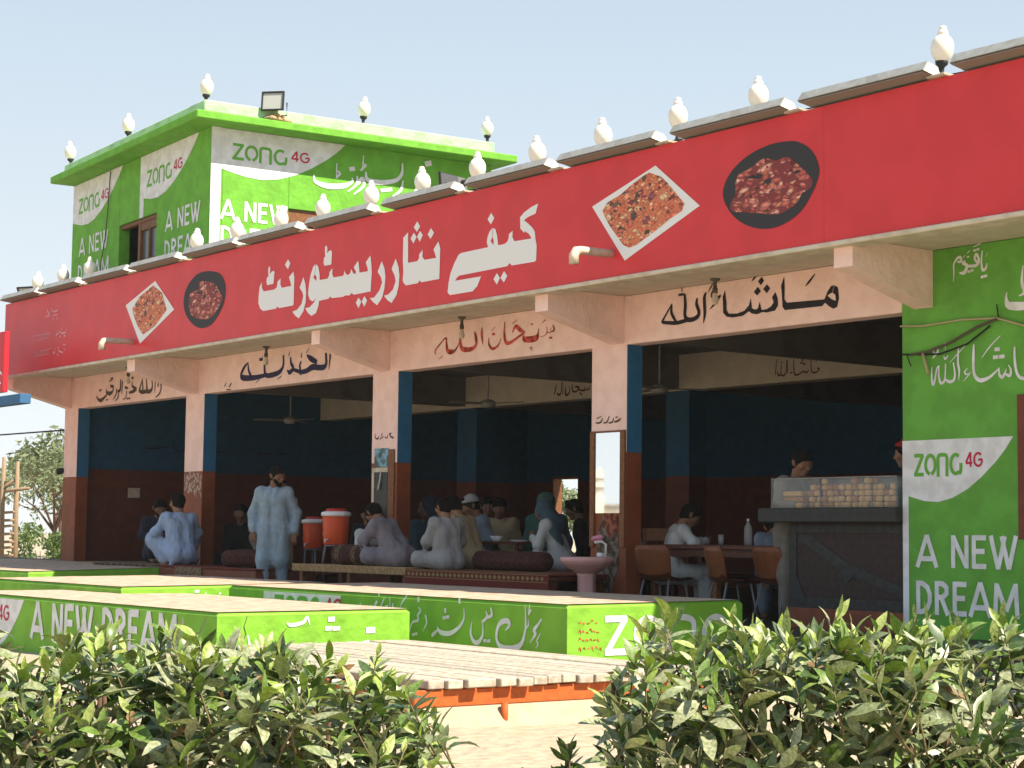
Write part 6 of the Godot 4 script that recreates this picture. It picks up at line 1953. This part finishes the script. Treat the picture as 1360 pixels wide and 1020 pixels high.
func build_people():
	make_people_parts()
	mat("eye", 0.05, 0.04, 0.035, 0.2)
	mat("skin_a", 0.20, 0.105, 0.062, 0.6)
	mat("skin_b", 0.27, 0.145, 0.085, 0.6)
	mat("hair_black", 0.012, 0.010, 0.009, 0.85)
	M.hair_black.metallic_specular = 0.1
	cloth("cloth_blue", 0.27, 0.355, 0.44)
	cloth("cloth_sky", 0.33, 0.42, 0.62)
	cloth("cloth_dark", 0.022, 0.026, 0.045)
	cloth("cloth_black", 0.012, 0.012, 0.014)
	cloth("cloth_cream", 0.50, 0.45, 0.34)
	cloth("cloth_white", 0.46, 0.47, 0.47)
	cloth("cloth_mauve", 0.22, 0.195, 0.225)
	cloth("cloth_grey", 0.30, 0.295, 0.30)
	cloth("cloth_beige", 0.37, 0.29, 0.18)
	cloth("cloth_green", 0.035, 0.10, 0.085)
	cloth("cloth_steel", 0.15, 0.185, 0.235)
	cloth("cloth_stone", 0.17, 0.155, 0.135)
	cloth("cloth_red", 0.32, 0.025, 0.03)
	cloth("cloth_teal", 0.05, 0.09, 0.12)
	var H = M.hair_black
	# the man standing in front of the carpet bench
	person({"label": "man in pale blue shalwar kameez standing and looking right", "at": V(-21.62, 0, 0.68), "turn": deg_to_rad(48), "pose": "stand", "cell": 0.013, "scale": 1.0, "head_turn": 0.95, "nod": 0.12, "lean": 0.02,
		"elbows": [V(-0.30, 1.12, -0.04), V(0.29, 1.12, -0.05)], "wrists": [V(-0.27, 0.88, 0.05), V(0.29, 0.87, 0.04)], "knees": [V(-0.11, 0.50, 0.04), V(0.11, 0.50, 0.0)], "ankles": [V(-0.13, 0.08, 0.03), V(0.12, 0.08, -0.06)],
		"skin": M.skin_a, "hair": H, "cloth": M.cloth_blue, "beard": true, "folds": 0.017,
		"extra": [[V(-0.055, 1.47, -0.01), 0.03, V(-0.05, 1.40, 0.08), 0.022], [V(0.055, 1.47, -0.01), 0.03, V(0.05, 1.40, 0.08), 0.022]]})
	person({"label": "man in cream clothes mostly hidden behind the standing man in blue", "at": V(-22.32, 0, 0.2), "turn": deg_to_rad(60), "pose": "stand", "scale": 0.93, "skin": M.skin_a, "hair": H, "cloth": M.cloth_cream, "head_turn": 0.3})
	person({"label": "man in light blue squatting on the platform edge, seen from behind", "at": V(-24.62, 0.36, 0.55), "turn": deg_to_rad(-98), "pose": "squat", "cell": 0.013, "lean": 0.18, "nod": 0.1, "head_turn": 0.25, "folds": 0.021,
		"elbows": [V(-0.30, 0.46, 0.12), V(0.30, 0.46, 0.12)], "wrists": [V(-0.18, 0.42, 0.36), V(0.16, 0.42, 0.36)],
		"knees": [V(-0.28, 0.40, 0.24), V(0.28, 0.36, 0.26)], "skin": M.skin_b, "hair": H, "cloth": M.cloth_sky, "scale": 1.07,
		"extra": [[V(0.10, 0.14, -0.16), 0.05, V(0.20, -0.06, -0.14), 0.025], [V(-0.2, 0.12, -0.08), 0.06, V(-0.26, 0.03, 0.1), 0.04]]})
	person({"label": "man in dark clothes sitting in the leftmost bay, facing right", "at": V(-26.75, 0.375, -0.15), "turn": deg_to_rad(75), "pose": "kneel_side", "lean": 0.12, "nod": 0.35, "elbows": [V(-0.26, 0.40, 0.16), V(0.26, 0.36, 0.14)], "wrists": [V(-0.05, 0.36, 0.34), V(0.05, 0.38, 0.36)], "skin": M.skin_a, "hair": H, "cloth": M.cloth_dark, "beard": true, "scale": 1.05})
	person({"label": "dim man in black sitting just right of the second column", "at": V(-25.1, 0.298, -0.75), "turn": deg_to_rad(40), "pose": "cross", "lean": 0.1, "skin": M.skin_a, "hair": H, "cloth": M.cloth_black, "scale": 1.05})
	person({"label": "dim person in grey sleeves beside the standing man's elbow", "at": V(-24.0, 0.3, -0.6), "turn": deg_to_rad(-60), "pose": "cross", "lean": 0.45, "skin": M.skin_a, "hair": H, "cloth": M.cloth_stone, "scale": 0.85})
	# diners on the benches
	person({"label": "child in white sleeves resting the face on a hand by the coolers", "at": V(-20.15, 0.42, 0.12), "turn": deg_to_rad(70), "pose": "cross", "lean": 0.35, "nod": 0.5, "scale": 0.78, "elbows": [V(-0.24, 0.28, 0.26), V(0.22, 0.26, 0.30)], "wrists": [V(-0.08, 0.58, 0.30), V(0.05, 0.30, 0.38)], "skin": M.skin_b, "hair": H, "cloth": M.cloth_white})
	person({"label": "man in mauve grey bending forward on the bench, back to the road", "at": V(-18.85, 0.47, 0.50), "turn": deg_to_rad(-82), "pose": "cross", "cell": 0.018, "lean": 0.62, "nod": 0.75, "twist": 0.25, "folds": 0.022, "elbows": [V(-0.33, 0.30, 0.30), V(0.30, 0.32, 0.34)], "wrists": [V(-0.22, 0.14, 0.42), V(0.12, 0.22, 0.52)], "skin": M.skin_a, "hair": H, "cloth": M.cloth_mauve, "scale": 0.98})
	person({"label": "boy in light grey sitting upright on the rug edge, seen from behind", "at": V(-17.95, 0.457, 0.42), "turn": deg_to_rad(-95), "pose": "cross", "cell": 0.018, "lean": 0.12, "nod": 0.2, "head_turn": 0.2, "folds": 0.018, "elbows": [V(-0.27, 0.36, 0.10), V(0.25, 0.36, 0.12)], "wrists": [V(-0.2, 0.20, 0.28), V(0.12, 0.25, 0.32)], "skin": M.skin_b, "hair": H, "cloth": M.cloth_grey, "scale": 0.9})
	person({"label": "man in beige leaning forward behind the boy in grey", "at": V(-18.25, 0.457, -0.15), "turn": deg_to_rad(-70), "pose": "cross", "lean": 0.4, "nod": 0.45, "skin": M.skin_b, "hair": H, "cloth": M.cloth_beige, "scale": 1.0, "elbows": [V(-0.26, 0.36, 0.26), V(0.26, 0.36, 0.26)], "wrists": [V(-0.1, 0.46, 0.42), V(0.1, 0.46, 0.42)]})
	person({"label": "person in a grey cap eating behind the man in beige", "at": V(-18.95, 0.457, -0.9), "turn": deg_to_rad(-20), "pose": "cross", "lean": 0.3, "nod": 0.4, "skin": M.skin_a, "hair": H, "cloth": M.cloth_steel, "top": "cap", "topmat": M.cloth_grey})
	person({"label": "dim diner in dark blue behind the bending man in mauve", "at": V(-20.2, 0.42, -0.85), "turn": deg_to_rad(30), "pose": "cross", "lean": 0.15, "skin": M.skin_a, "hair": H, "cloth": M.cloth_teal, "scale": 0.95})
	person({"label": "woman in a dark green shawl sitting by the white bowl", "at": V(-18.3, 0.457, -1.35), "turn": deg_to_rad(40), "pose": "cross", "lean": 0.12, "nod": 0.2, "skin": M.skin_a, "hair": H, "cloth": M.cloth_green, "top": "shawl", "topmat": M.cloth_green, "scale": 1.0})
	person({"label": "person in white sleeves and a dark shawl beside the green shawl", "at": V(-17.45, 0.457, -0.9), "turn": deg_to_rad(-60), "pose": "cross", "lean": 0.35, "nod": 0.4, "skin": M.skin_a, "hair": H, "cloth": M.cloth_white, "top": "shawl", "topmat": M.cloth_teal, "scale": 0.93, "elbows": [V(-0.28, 0.32, 0.2), V(0.28, 0.32, 0.2)], "wrists": [V(-0.1, 0.42, 0.36), V(0.1, 0.42, 0.36)]})
	person({"label": "dark silhouette of a diner against the bright back window", "at": V(-18.35, 0.05, -2.05), "turn": deg_to_rad(-40), "pose": "chair", "lean": 0.2, "nod": 0.3, "skin": M.skin_a, "hair": H, "cloth": M.cloth_black, "scale": 0.98})
	person({"label": "man in a white shirt leaning over the dark table", "at": V(-15.15, 0, -0.55), "turn": deg_to_rad(150), "pose": "chair", "cell": 0.018, "lean": 0.32, "nod": 0.5, "skin": M.skin_a, "hair": H, "cloth": M.cloth_white, "scale": 0.96, "elbows": [V(-0.30, 0.82, 0.26), V(0.30, 0.82, 0.26)], "wrists": [V(-0.1, 0.86, 0.44), V(0.1, 0.86, 0.44)]})
	person({"label": "man in steel blue bent low over the table by the counter", "at": V(-13.52, 0, -0.75), "turn": deg_to_rad(-120), "pose": "chair", "lean": 0.8, "nod": 0.9, "skin": M.skin_a, "hair": H, "cloth": M.cloth_steel, "scale": 1.0})
	person({"label": "boy in stone grey standing at the left end of the snack counter", "at": V(-12.98, 0, -0.30), "turn": deg_to_rad(85), "pose": "stand", "cell": 0.018, "lean": 0.08, "nod": 0.25, "skin": M.skin_a, "hair": H, "cloth": M.cloth_stone, "scale": 1.0, "elbows": [V(-0.26, 1.16, 0.06), V(0.24, 1.2, 0.12)], "wrists": [V(-0.2, 1.2, 0.28), V(0.2, 1.24, 0.32)]})
	person({"label": "man in a red cap half hidden behind the edge of the green wall", "at": V(-12.0, 0, -0.95), "turn": deg_to_rad(-60), "pose": "stand", "lean": 0.05, "skin": M.skin_b, "hair": H, "cloth": M.cloth_dark, "top": "cap", "topmat": M.cloth_red, "scale": 1.05})
	# dimmer diners deeper in the hall
	person({"label": "person in a dark blue shawl behind the bending man in mauve", "at": V(-19.75, 0.44, -0.75), "turn": deg_to_rad(-30), "pose": "cross", "lean": 0.25, "nod": 0.3, "skin": M.skin_a, "hair": H, "cloth": M.cloth_teal, "top": "shawl", "topmat": M.cloth_dark, "scale": 1.0})
	person({"label": "dim diner in beige right of the grey cap", "at": V(-19.5, 0.44, -1.5), "turn": deg_to_rad(50), "pose": "cross", "lean": 0.15, "nod": 0.3, "skin": M.skin_a, "hair": H, "cloth": M.cloth_beige, "scale": 0.98})
	person({"label": "dim diner in dark clothes far back by the inner column", "at": V(-20.6, 0.44, -2.1), "turn": deg_to_rad(60), "pose": "cross", "lean": 0.1, "skin": M.skin_a, "hair": H, "cloth": M.cloth_dark, "scale": 1.0})
	person({"label": "small dim figure in black right behind the coolers", "at": V(-21.5, 0.44, -0.75), "turn": deg_to_rad(40), "pose": "cross", "lean": 0.2, "skin": M.skin_a, "hair": H, "cloth": M.cloth_black, "scale": 0.85})
	person({"label": "person in white and a pale cap low between bowl and green shawl", "at": V(-17.2, 0.457, -1.9), "turn": deg_to_rad(-30), "pose": "cross", "lean": 0.3, "nod": 0.4, "skin": M.skin_a, "hair": H, "cloth": M.cloth_grey, "top": "cap", "topmat": M.cloth_white, "scale": 0.85})

# ---------------------------------------------------------------- surroundings
func leaf_cloud(st: SurfaceTool, g: RandomNumberGenerator, centre: Vector3, radius: float, count: int, size: float, squash := 0.8):
	for i in count:
		var d := Vector3(g.randfn(0, 1), g.randfn(0, 1), g.randfn(0, 1)).normalized() * pow(g.randf(), 0.45) * radius
		d.y *= squash
		var p: Vector3 = centre + d
		var a := Vector3(g.randfn(0, 1), g.randfn(0, 1), g.randfn(0, 1)).normalized()
		var b := a.cross(Vector3(g.randfn(0, 1), g.randfn(0, 1), g.randfn(0, 1))).normalized()
		var s: float = size * g.randf_range(0.6, 1.4)
		quad(st, p - a * s, p + b * s * 0.35, p + a * s, p - b * s * 0.35)

func tree(at: Vector3, h: float, crown_r: float, seed_: int, label, m, dens = 1.0, leaf = 0.16, group = ""):
	var g := RandomNumberGenerator.new()
	g.seed = seed_
	var t = thing("acacia_tree", label, "tree", at, 0.0, group)
	var st = new_st()
	var tips := []
	var base := Vector3.ZERO
	var fork := Vector3(g.randf_range(-0.2, 0.2), h * 0.35, g.randf_range(-0.2, 0.2))
	tube(st, [base, fork * 0.5 + Vector3(0.08, 0, 0), fork], [h * 0.03, h * 0.024, h * 0.02], 8)
	for i in 7:
		var a := TAU * i / 7.0 + g.randf_range(-0.4, 0.4)
		var tip := fork + Vector3(cos(a) * crown_r * g.randf_range(0.4, 0.9), h * g.randf_range(0.25, 0.6), sin(a) * crown_r * g.randf_range(0.4, 0.9))
		tube(st, [fork, fork.lerp(tip, 0.5) + Vector3(0, h * 0.05, 0), tip], [h * 0.014, h * 0.009, h * 0.003], 6)
		tips.append(tip)
		for j in 2:
			var t2 := tip + Vector3(g.randf_range(-1, 1), g.randf_range(-0.3, 0.6), g.randf_range(-1, 1)) * crown_r * 0.5
			tube(st, [fork.lerp(tip, 0.6), t2], [h * 0.006, h * 0.002], 5)
			tips.append(t2)
	obj("trunk", st, M.bark, t)
	st = new_st()
	for p in tips:
		leaf_cloud(st, g, p, crown_r * g.randf_range(0.22, 0.42), int(150 * dens), leaf)
	obj("crown", st, m, t)
	return t

func leaf_mat(called, r, g, b, rough = 0.55):
	var m: StandardMaterial3D = mat(called, r, g, b, rough, T.leaf, 14.0)
	m.backlight_enabled = true
	m.backlight = Color(0.56, 0.60, 0.36)
	m.metallic_specular = 0.55
	return m

func build_surroundings():
	leaf_mat("acacia", 0.20, 0.235, 0.12)
	leaf_mat("bush_green", 0.13, 0.20, 0.05)
	tree(Vector3(-51.5, GROUND, -8.9), 3.3, 1.5, 41, "hazy acacia tree beyond the left end of the restaurant", M.acacia, 0.55, 0.075, "trees beyond the restaurant")
	tree(Vector3(-60.0, GROUND, -9.6), 3.6, 1.9, 42, "pale acacia tree behind the stick pen at the left edge", M.acacia, 0.6, 0.085, "trees beyond the restaurant")
	tree(Vector3(-80.0, GROUND, -21.5), 5.4, 3.4, 43, "faint distant tree low behind the hazy acacia", M.acacia, 1.0, 0.2, "trees beyond the restaurant")
	tree(Vector3(-52.5, GROUND, -29.0), 2.7, 1.6, 44, "tree seen through the back window of the dining hall", M.acacia, 1.2, 0.12, "trees beyond the restaurant")
	# bush by the end column
	var g := RandomNumberGenerator.new()
	g.seed = 51
	var t = thing("roadside_bush", "bright green bush beside the leftmost column", "bush", Vector3(-42.2, GROUND, -4.7))
	var st = new_st()
	for i in 9:
		var a := TAU * i / 9.0
		tube(st, [Vector3.ZERO, Vector3(cos(a) * 0.4, 0.7, sin(a) * 0.4)], [0.02, 0.008], 5)
	obj("stem", st, M.bark, t)
	st = new_st()
	for i in 9:
		leaf_cloud(st, g, Vector3(g.randf_range(-0.8, 0.8), g.randf_range(0.4, 1.1), g.randf_range(-0.8, 0.8)), 0.42, 260, 0.07)
	obj("foliage", st, M.bush_green, t)
	# low wall beyond the end column
	st = new_st()
	bx(st, Vector3(-46, GROUND, -1.2), Vector3(-30.4, 0.33, -0.95), 0.02)
	var lw = obj("low_wall", st, M.render_grey)
	tag(lw, "low dark wall running left from the leftmost column", "wall")
	# pen of rough sticks
	t = thing("stick_pen", "pen of rough sticks with horizontal rails at the left edge", "pen")
	for q in [[-38.75, -2.35, 2.45], [-38.35, -2.5, 2.35]]:
		st = new_st()
		tube(st, [Vector3(q[0], GROUND, q[1]), Vector3(q[0] + 0.03, 1.2, q[1] + 0.03), Vector3(q[0] - 0.02, q[2], q[1])], [0.075, 0.06, 0.04], 7)
		obj("post", st, M.twig, t)
	for i in 8:
		var y := 0.15 + i * 0.155
		st = new_st()
		tube(st, [Vector3(-40.8, y + 0.03, -2.2), Vector3(-39.4, y - 0.02, -2.25), Vector3(-38.25, y + 0.02 * (i % 3), -2.4)], [0.034, 0.036, 0.03], 6)
		obj("rail", st, M.twig, t)
	for q in [[Vector3(-40.2, 1.85, -2.3), Vector3(-38.9, 1.70, -2.35), Vector3(-37.7, 1.76, -2.5)], [Vector3(-39.8, 1.5, -2.3), Vector3(-39.0, 1.66, -2.3), Vector3(-38.4, 1.95, -2.45)], [Vector3(-40.3, 1.3, -2.3), Vector3(-39.2, 1.52, -2.3), Vector3(-38.7, 1.56, -2.4)]]:
		st = new_st()
		tube(st, q, [0.055, 0.05, 0.035], 6)
		obj("branch", st, M.twig, t)
	# red signboard on a blue arm, entering at the left edge
	mat("red_board", 0.55, 0.02, 0.035, 0.5)
	t = thing("road_signboard", "red signboard on a blue arm cut off by the left edge", "signboard")
	box("panel", Vector3(-31.0, 3.02, 1.95), Vector3(-27.86, 3.98, 2.03), M.red_board, t, 0.006)
	box("arm", Vector3(-31.0, 2.80, 1.90), Vector3(-27.04, 2.95, 2.08), M.blue_slab, t, 0.008)
	st = new_st()
	tube(st, [Vector3(-30.6, GROUND, 1.99), Vector3(-30.6, 2.8, 1.99)], 0.06, 10)
	obj("pole", st, M.blue_slab, t)
	st = new_st()
	paint_strokes(st, face_z(2.03), [[-28.1, 3.3, 0.03, -28.0, 3.34, 0.04, -27.92, 3.3, 0.03], [-28.08, 3.15, 0.03, -27.95, 3.17, 0.03], [-28.6, 3.3, 0.04, -28.3, 3.36, 0.05]], 0.004)
	obj("lettering", st, M.white_paint, t)
	# service wires
	var w := []
	for i in 21:
		var f := i / 20.0
		w.append(Vector3(lerpf(-60, -30.2, f), 4.1 - f * 1.5 - sin(f * PI) * 0.55, lerpf(4, 0.0, f)))
	st = new_st()
	tube(st, w, 0.014, 5)
	var wi = obj("service_wire", st, M.cable_dark)
	tag(wi, "sagging black service wire running left from the leftmost column", "wire")
	# what the column mirror reflects: a minaret and a long pale wall across the road
	t = thing("minaret", "pale stone minaret across the road, seen only in the column mirror", "minaret", Vector3(-154.3, 0, 115.1))
	st = new_st()
	lathe(st, [Vector2(0.62, 0.0), Vector2(0.60, 5.2), Vector2(0.50, 5.3), Vector2(0.48, 6.2), Vector2(0.58, 6.25), Vector2(0.58, 6.45), Vector2(0.45, 6.5), Vector2(0.45, 7.2), Vector2(0.56, 7.25), Vector2(0.56, 7.45), Vector2(0.4, 7.5), Vector2(0.36, 8.2), Vector2(0.0, 8.5)], 16)
	obj("shaft", st, M.stone_far, t)
	t = thing("roadside_block", "long pale block across the road, seen only in the column mirror", "building")
	box("wall", Vector3(-190, GROUND, 116), Vector3(-100, 4.3, 124), M.stone_far, t)
	box("cornice", Vector3(-190, 4.3, 115.9), Vector3(-100, 4.5, 124.2), M.stone_far, t)

# ---------------------------------------------------------------- hedges near the road
func leaf_shape(g: RandomNumberGenerator, wide: float):
	# lanceolate blade along +y, folded at the midrib and curling over
	var st = new_st()
	st.set_smooth_group(0)
	var n := 5
	var prof := [0.12, 0.62, 1.0, 0.92, 0.55, 0.0]
	var curl: float = g.randf_range(-0.15, 0.75)
	var fold_: float = g.randf_range(0.1, 0.42)
	var sway: float = g.randf_range(-0.08, 0.08)
	var spine := []
	var y := 0.0
	var z := 0.0
	for i in n + 1:
		var f := float(i) / n
		var ang: float = curl * f * 1.6
		spine.append(Vector3(sway * f * f, y, z))
		y += cos(ang) / n
		z -= sin(ang) / n
	for i in n:
		for s in [-1, 1]:
			var w0: float = prof[i] * wide * s
			var w1: float = prof[i + 1] * wide * s
			var a: Vector3 = spine[i]
			var b: Vector3 = spine[i + 1]
			var c := b + Vector3(w1, 0, absf(w1) * fold_)
			var d := a + Vector3(w0, 0, absf(w0) * fold_)
			if i < n - 1: quad(st, a, b, c, d) if s > 0 else quad(st, d, c, b, a)
			else: tri(st, a, b, d) if s > 0 else tri(st, d, b, a)
	st.generate_normals()
	return st.commit()

func hedge(label, spec, seed_):
	var g := RandomNumberGenerator.new()
	g.seed = seed_
	var cam := Vector3(0, 0.85, 13.0)
	var fh := Vector3(-0.79901, 0, -0.60132)
	var rh := Vector3(0.60132, 0, -0.79901)
	var origin: Vector3 = cam + fh * spec.depth + rh * (spec.x0 + spec.x1) * 0.5
	origin.y = GROUND
	var t = thing("hedge_shrub", label, "shrub", origin)
	var shapes := []
	for i in 12: shapes.append(leaf_shape(g, g.randf_range(0.145, 0.215)))
	var mats_old := [M.leaf_dusty, M.leaf_dusty, M.leaf_dusty_b, M.leaf_dusty_b, M.leaf_mid, M.leaf_dark]
	var mats_new := [M.leaf_young, M.leaf_young_b, M.leaf_mid]
	var leaves := []
	var stems = new_st()
	var twigs = new_st()
	# main stems
	var tops := []
	for i in spec.stems:
		var x: float = lerpf(spec.x0 + 0.05, spec.x1 - 0.05, (i + g.randf_range(0.2, 0.8)) / spec.stems)
		var d: float = g.randf_range(-0.18, 0.18)
		var b: Vector3 = cam + fh * (spec.depth + d) + rh * x
		b.y = GROUND - 0.02
		var top: float = height_at(spec, x)
		var e: Vector3 = b + Vector3(g.randf_range(-0.1, 0.1), 0, g.randf_range(-0.1, 0.1))
		e.y = top - 0.12
		var mid: Vector3 = b.lerp(e, 0.55) + Vector3(g.randf_range(-0.05, 0.05), 0, g.randf_range(-0.05, 0.05))
		tube(stems, [b - origin, mid - origin, e - origin], [0.013, 0.008, 0.004], 6)
		tops.append([mid, e])
	# shoots fill the volume, thick at the top and towards the road
	for i in spec.shoots:
		var x: float = lerpf(spec.x0, spec.x1, g.randf())
		var edge: float = minf(x - spec.x0, spec.x1 - x)
		var d: float = g.randf_range(-0.28, 0.26)
		var top: float = height_at(spec, x) - absf(d) * 0.18 + g.randf_range(-0.035, 0.02)
		var f := g.randf()
		var y: float = top - pow(f, 1.35) * spec.fill
		var p: Vector3 = cam + fh * (spec.depth + d) + rh * x
		p.y = y
		var surface: float = clampf((top - y) / 0.16, 0.0, 1.0)
		var dir := (Vector3(0, lerpf(1.0, 0.45, surface), 0) - fh * g.randf_range(-0.35, 0.75) * lerpf(0.6, 1.0, surface) + rh * g.randf_range(-0.6, 0.6)).normalized()
		var len_: float = g.randf_range(0.07, 0.13)
		var tip: Vector3 = p
		var root: Vector3 = p - dir * len_
		tube(twigs, [root - origin - dir * 0.03, root - origin, tip - origin], [0.0022, 0.002, 0.0013], 4)
		var side := dir.cross(Vector3(0.3, 0.2, 0.9)).normalized()
		var side2 := dir.cross(side)
		var n := 8 + int(g.randf() * 6)
		var a0 := g.randf() * TAU
		for k in n:
			var h := float(k) / n
			var a := a0 + k * 2.4
			var out := side * cos(a) + side2 * sin(a)
			var young: bool = h > 0.72 and surface < 0.55
			var open := lerpf(1.35, 0.35, h) + g.randf_range(-0.2, 0.2)
			var ld := (dir * cos(open) + out * sin(open) + Vector3(0, -0.1 * (1.0 - h), 0)).normalized()
			var nrm := (out * -cos(open) + dir * sin(open)).normalized()
			var sx := ld.cross(nrm).normalized()
			var L: float = g.randf_range(0.034, 0.086) * lerpf(1.15, 0.62, h) * spec.leaf
			var bs := Basis(sx * L, ld * L, nrm * L)
			bs = bs * Basis(Vector3.UP, g.randf_range(-0.5, 0.5))
			var at: Vector3 = root.lerp(tip, 0.15 + 0.85 * h)
			var mm = mats_new[g.randi() % 3] if young else (M.leaf_dead if g.randf() < 0.02 else mats_old[g.randi() % 6])
			leaves.append([at, Transform3D(bs, at - origin), shapes[g.randi() % shapes.size()], mm, L])
	obj("stem", stems, M.bark, t)
	var tw = obj("twig", twigs, M.twig_green, t)
	tw.set_meta("kind", "stuff")
	# the leaves that show largest are parts of their own
	var scored := []
	for l in leaves:
		var q: Vector3 = l[0] - cam
		var dist := q.length()
		var px := q.dot(rh) / q.dot(fh)
		var inside: bool = absf(px) < 0.30 and (q.y / dist) > -0.13
		scored.append([(-10.0 if inside else 0.0) + dist - l[4] * 6.0 - q.y * 1.5, l])
	scored.sort_custom(func(a, b): return a[0] < b[0])
	var rest := {}
	for i in scored.size():
		var l = scored[i][1]
		if i < 300:
			var mi := MeshInstance3D.new()
			mi.name = "leaf"
			mi.mesh = l[2]
			mi.material_override = l[3]
			mi.transform = l[1]
			t.add_child(mi, true)
		else:
			if not rest.has(l[3]): rest[l[3]] = new_st()
			rest[l[3]].append_from(l[2], 0, l[1])
	var mesh := ArrayMesh.new()
	for m in rest:
		rest[m].commit(mesh)
		mesh.surface_set_material(mesh.get_surface_count() - 1, m)
	var mi := MeshInstance3D.new()
	mi.name = "foliage"
	mi.mesh = mesh
	mi.set_meta("kind", "stuff")
	t.add_child(mi, true)

func height_at(spec, x):
	var hs: Array = spec.tops
	for i in hs.size() - 1:
		if x <= hs[i + 1][0]:
			return lerpf(hs[i][1], hs[i + 1][1], clampf((x - hs[i][0]) / (hs[i + 1][0] - hs[i][0]), 0, 1))
	return hs[-1][1]

func build_hedges():
	mat("twig_green", 0.15, 0.12, 0.06, 0.8)
	leaf_mat("leaf_dusty", 0.43, 0.435, 0.30, 0.42)
	leaf_mat("leaf_dusty_b", 0.30, 0.335, 0.19, 0.4)
	leaf_mat("leaf_dark", 0.075, 0.125, 0.036, 0.36)
	leaf_mat("leaf_dead", 0.30, 0.16, 0.07, 0.7)
	leaf_mat("leaf_mid", 0.18, 0.27, 0.06, 0.4)
	leaf_mat("leaf_young", 0.34, 0.43, 0.09, 0.45)
	leaf_mat("leaf_young_b", 0.42, 0.47, 0.16, 0.5)
	hedge("dusty green hedge shrub at the lower left, before the nearest platform", {"depth": 3.45, "x0": -1.45, "x1": -0.13, "stems": 14, "shoots": 760, "fill": 0.5, "leaf": 1.0, "tops": [[-1.45, 0.69], [-0.96, 0.675], [-0.75, 0.665], [-0.5, 0.68], [-0.36, 0.655], [-0.22, 0.62], [-0.13, 0.52]]}, 61)
	hedge("dusty green hedge shrub at the lower right, before the snack counter", {"depth": 3.35, "x0": 0.17, "x1": 1.5, "stems": 14, "shoots": 760, "fill": 0.5, "leaf": 1.0, "tops": [[0.17, 0.60], [0.24, 0.70], [0.36, 0.745], [0.45, 0.715], [0.7, 0.715], [1.5, 0.715]]}, 62)
	# a thin sprig between them
	var g := RandomNumberGenerator.new()
	g.seed = 63
	var o := Vector3(0, 0, 13) + Vector3(-0.79901, 0, -0.60132) * 3.4 + Vector3(0.60132, 0, -0.79901) * 0.075
	o.y = GROUND
	var t = thing("thin_sprig", "thin half-bare sprig standing in the gap between the hedges", "plant", o)
	var st = new_st()
	var sh = leaf_shape(g, 0.16)
	var leaf_at := []
	for i in 5:
		var x := g.randf_range(-0.05, 0.06)
		var tip := Vector3(x * 1.3, 0.765 + g.randf_range(-0.04, 0.06), g.randf_range(-0.05, 0.05))
		tube(st, [Vector3(0, 0, 0), Vector3(x * 0.5, 0.4, 0), tip], [0.006, 0.004, 0.0018], 5)
		for k in 24: leaf_at.append(Vector3(x * 0.5, 0.4, 0).lerp(tip, g.randf_range(0.55, 1.0)))
	obj("stem", st, M.bark, t)
	for p in leaf_at:
		var mi := MeshInstance3D.new()
		mi.name = "leaf"
		mi.mesh = sh
		mi.material_override = [M.leaf_dark, M.leaf_mid, M.leaf_dusty_b][g.randi() % 3]
		mi.transform = Transform3D(Basis(Vector3(g.randf(), g.randf(), g.randf()).normalized(), g.randf() * TAU).scaled(Vector3.ONE * g.randf_range(0.028, 0.05)), p)
		t.add_child(mi, true)
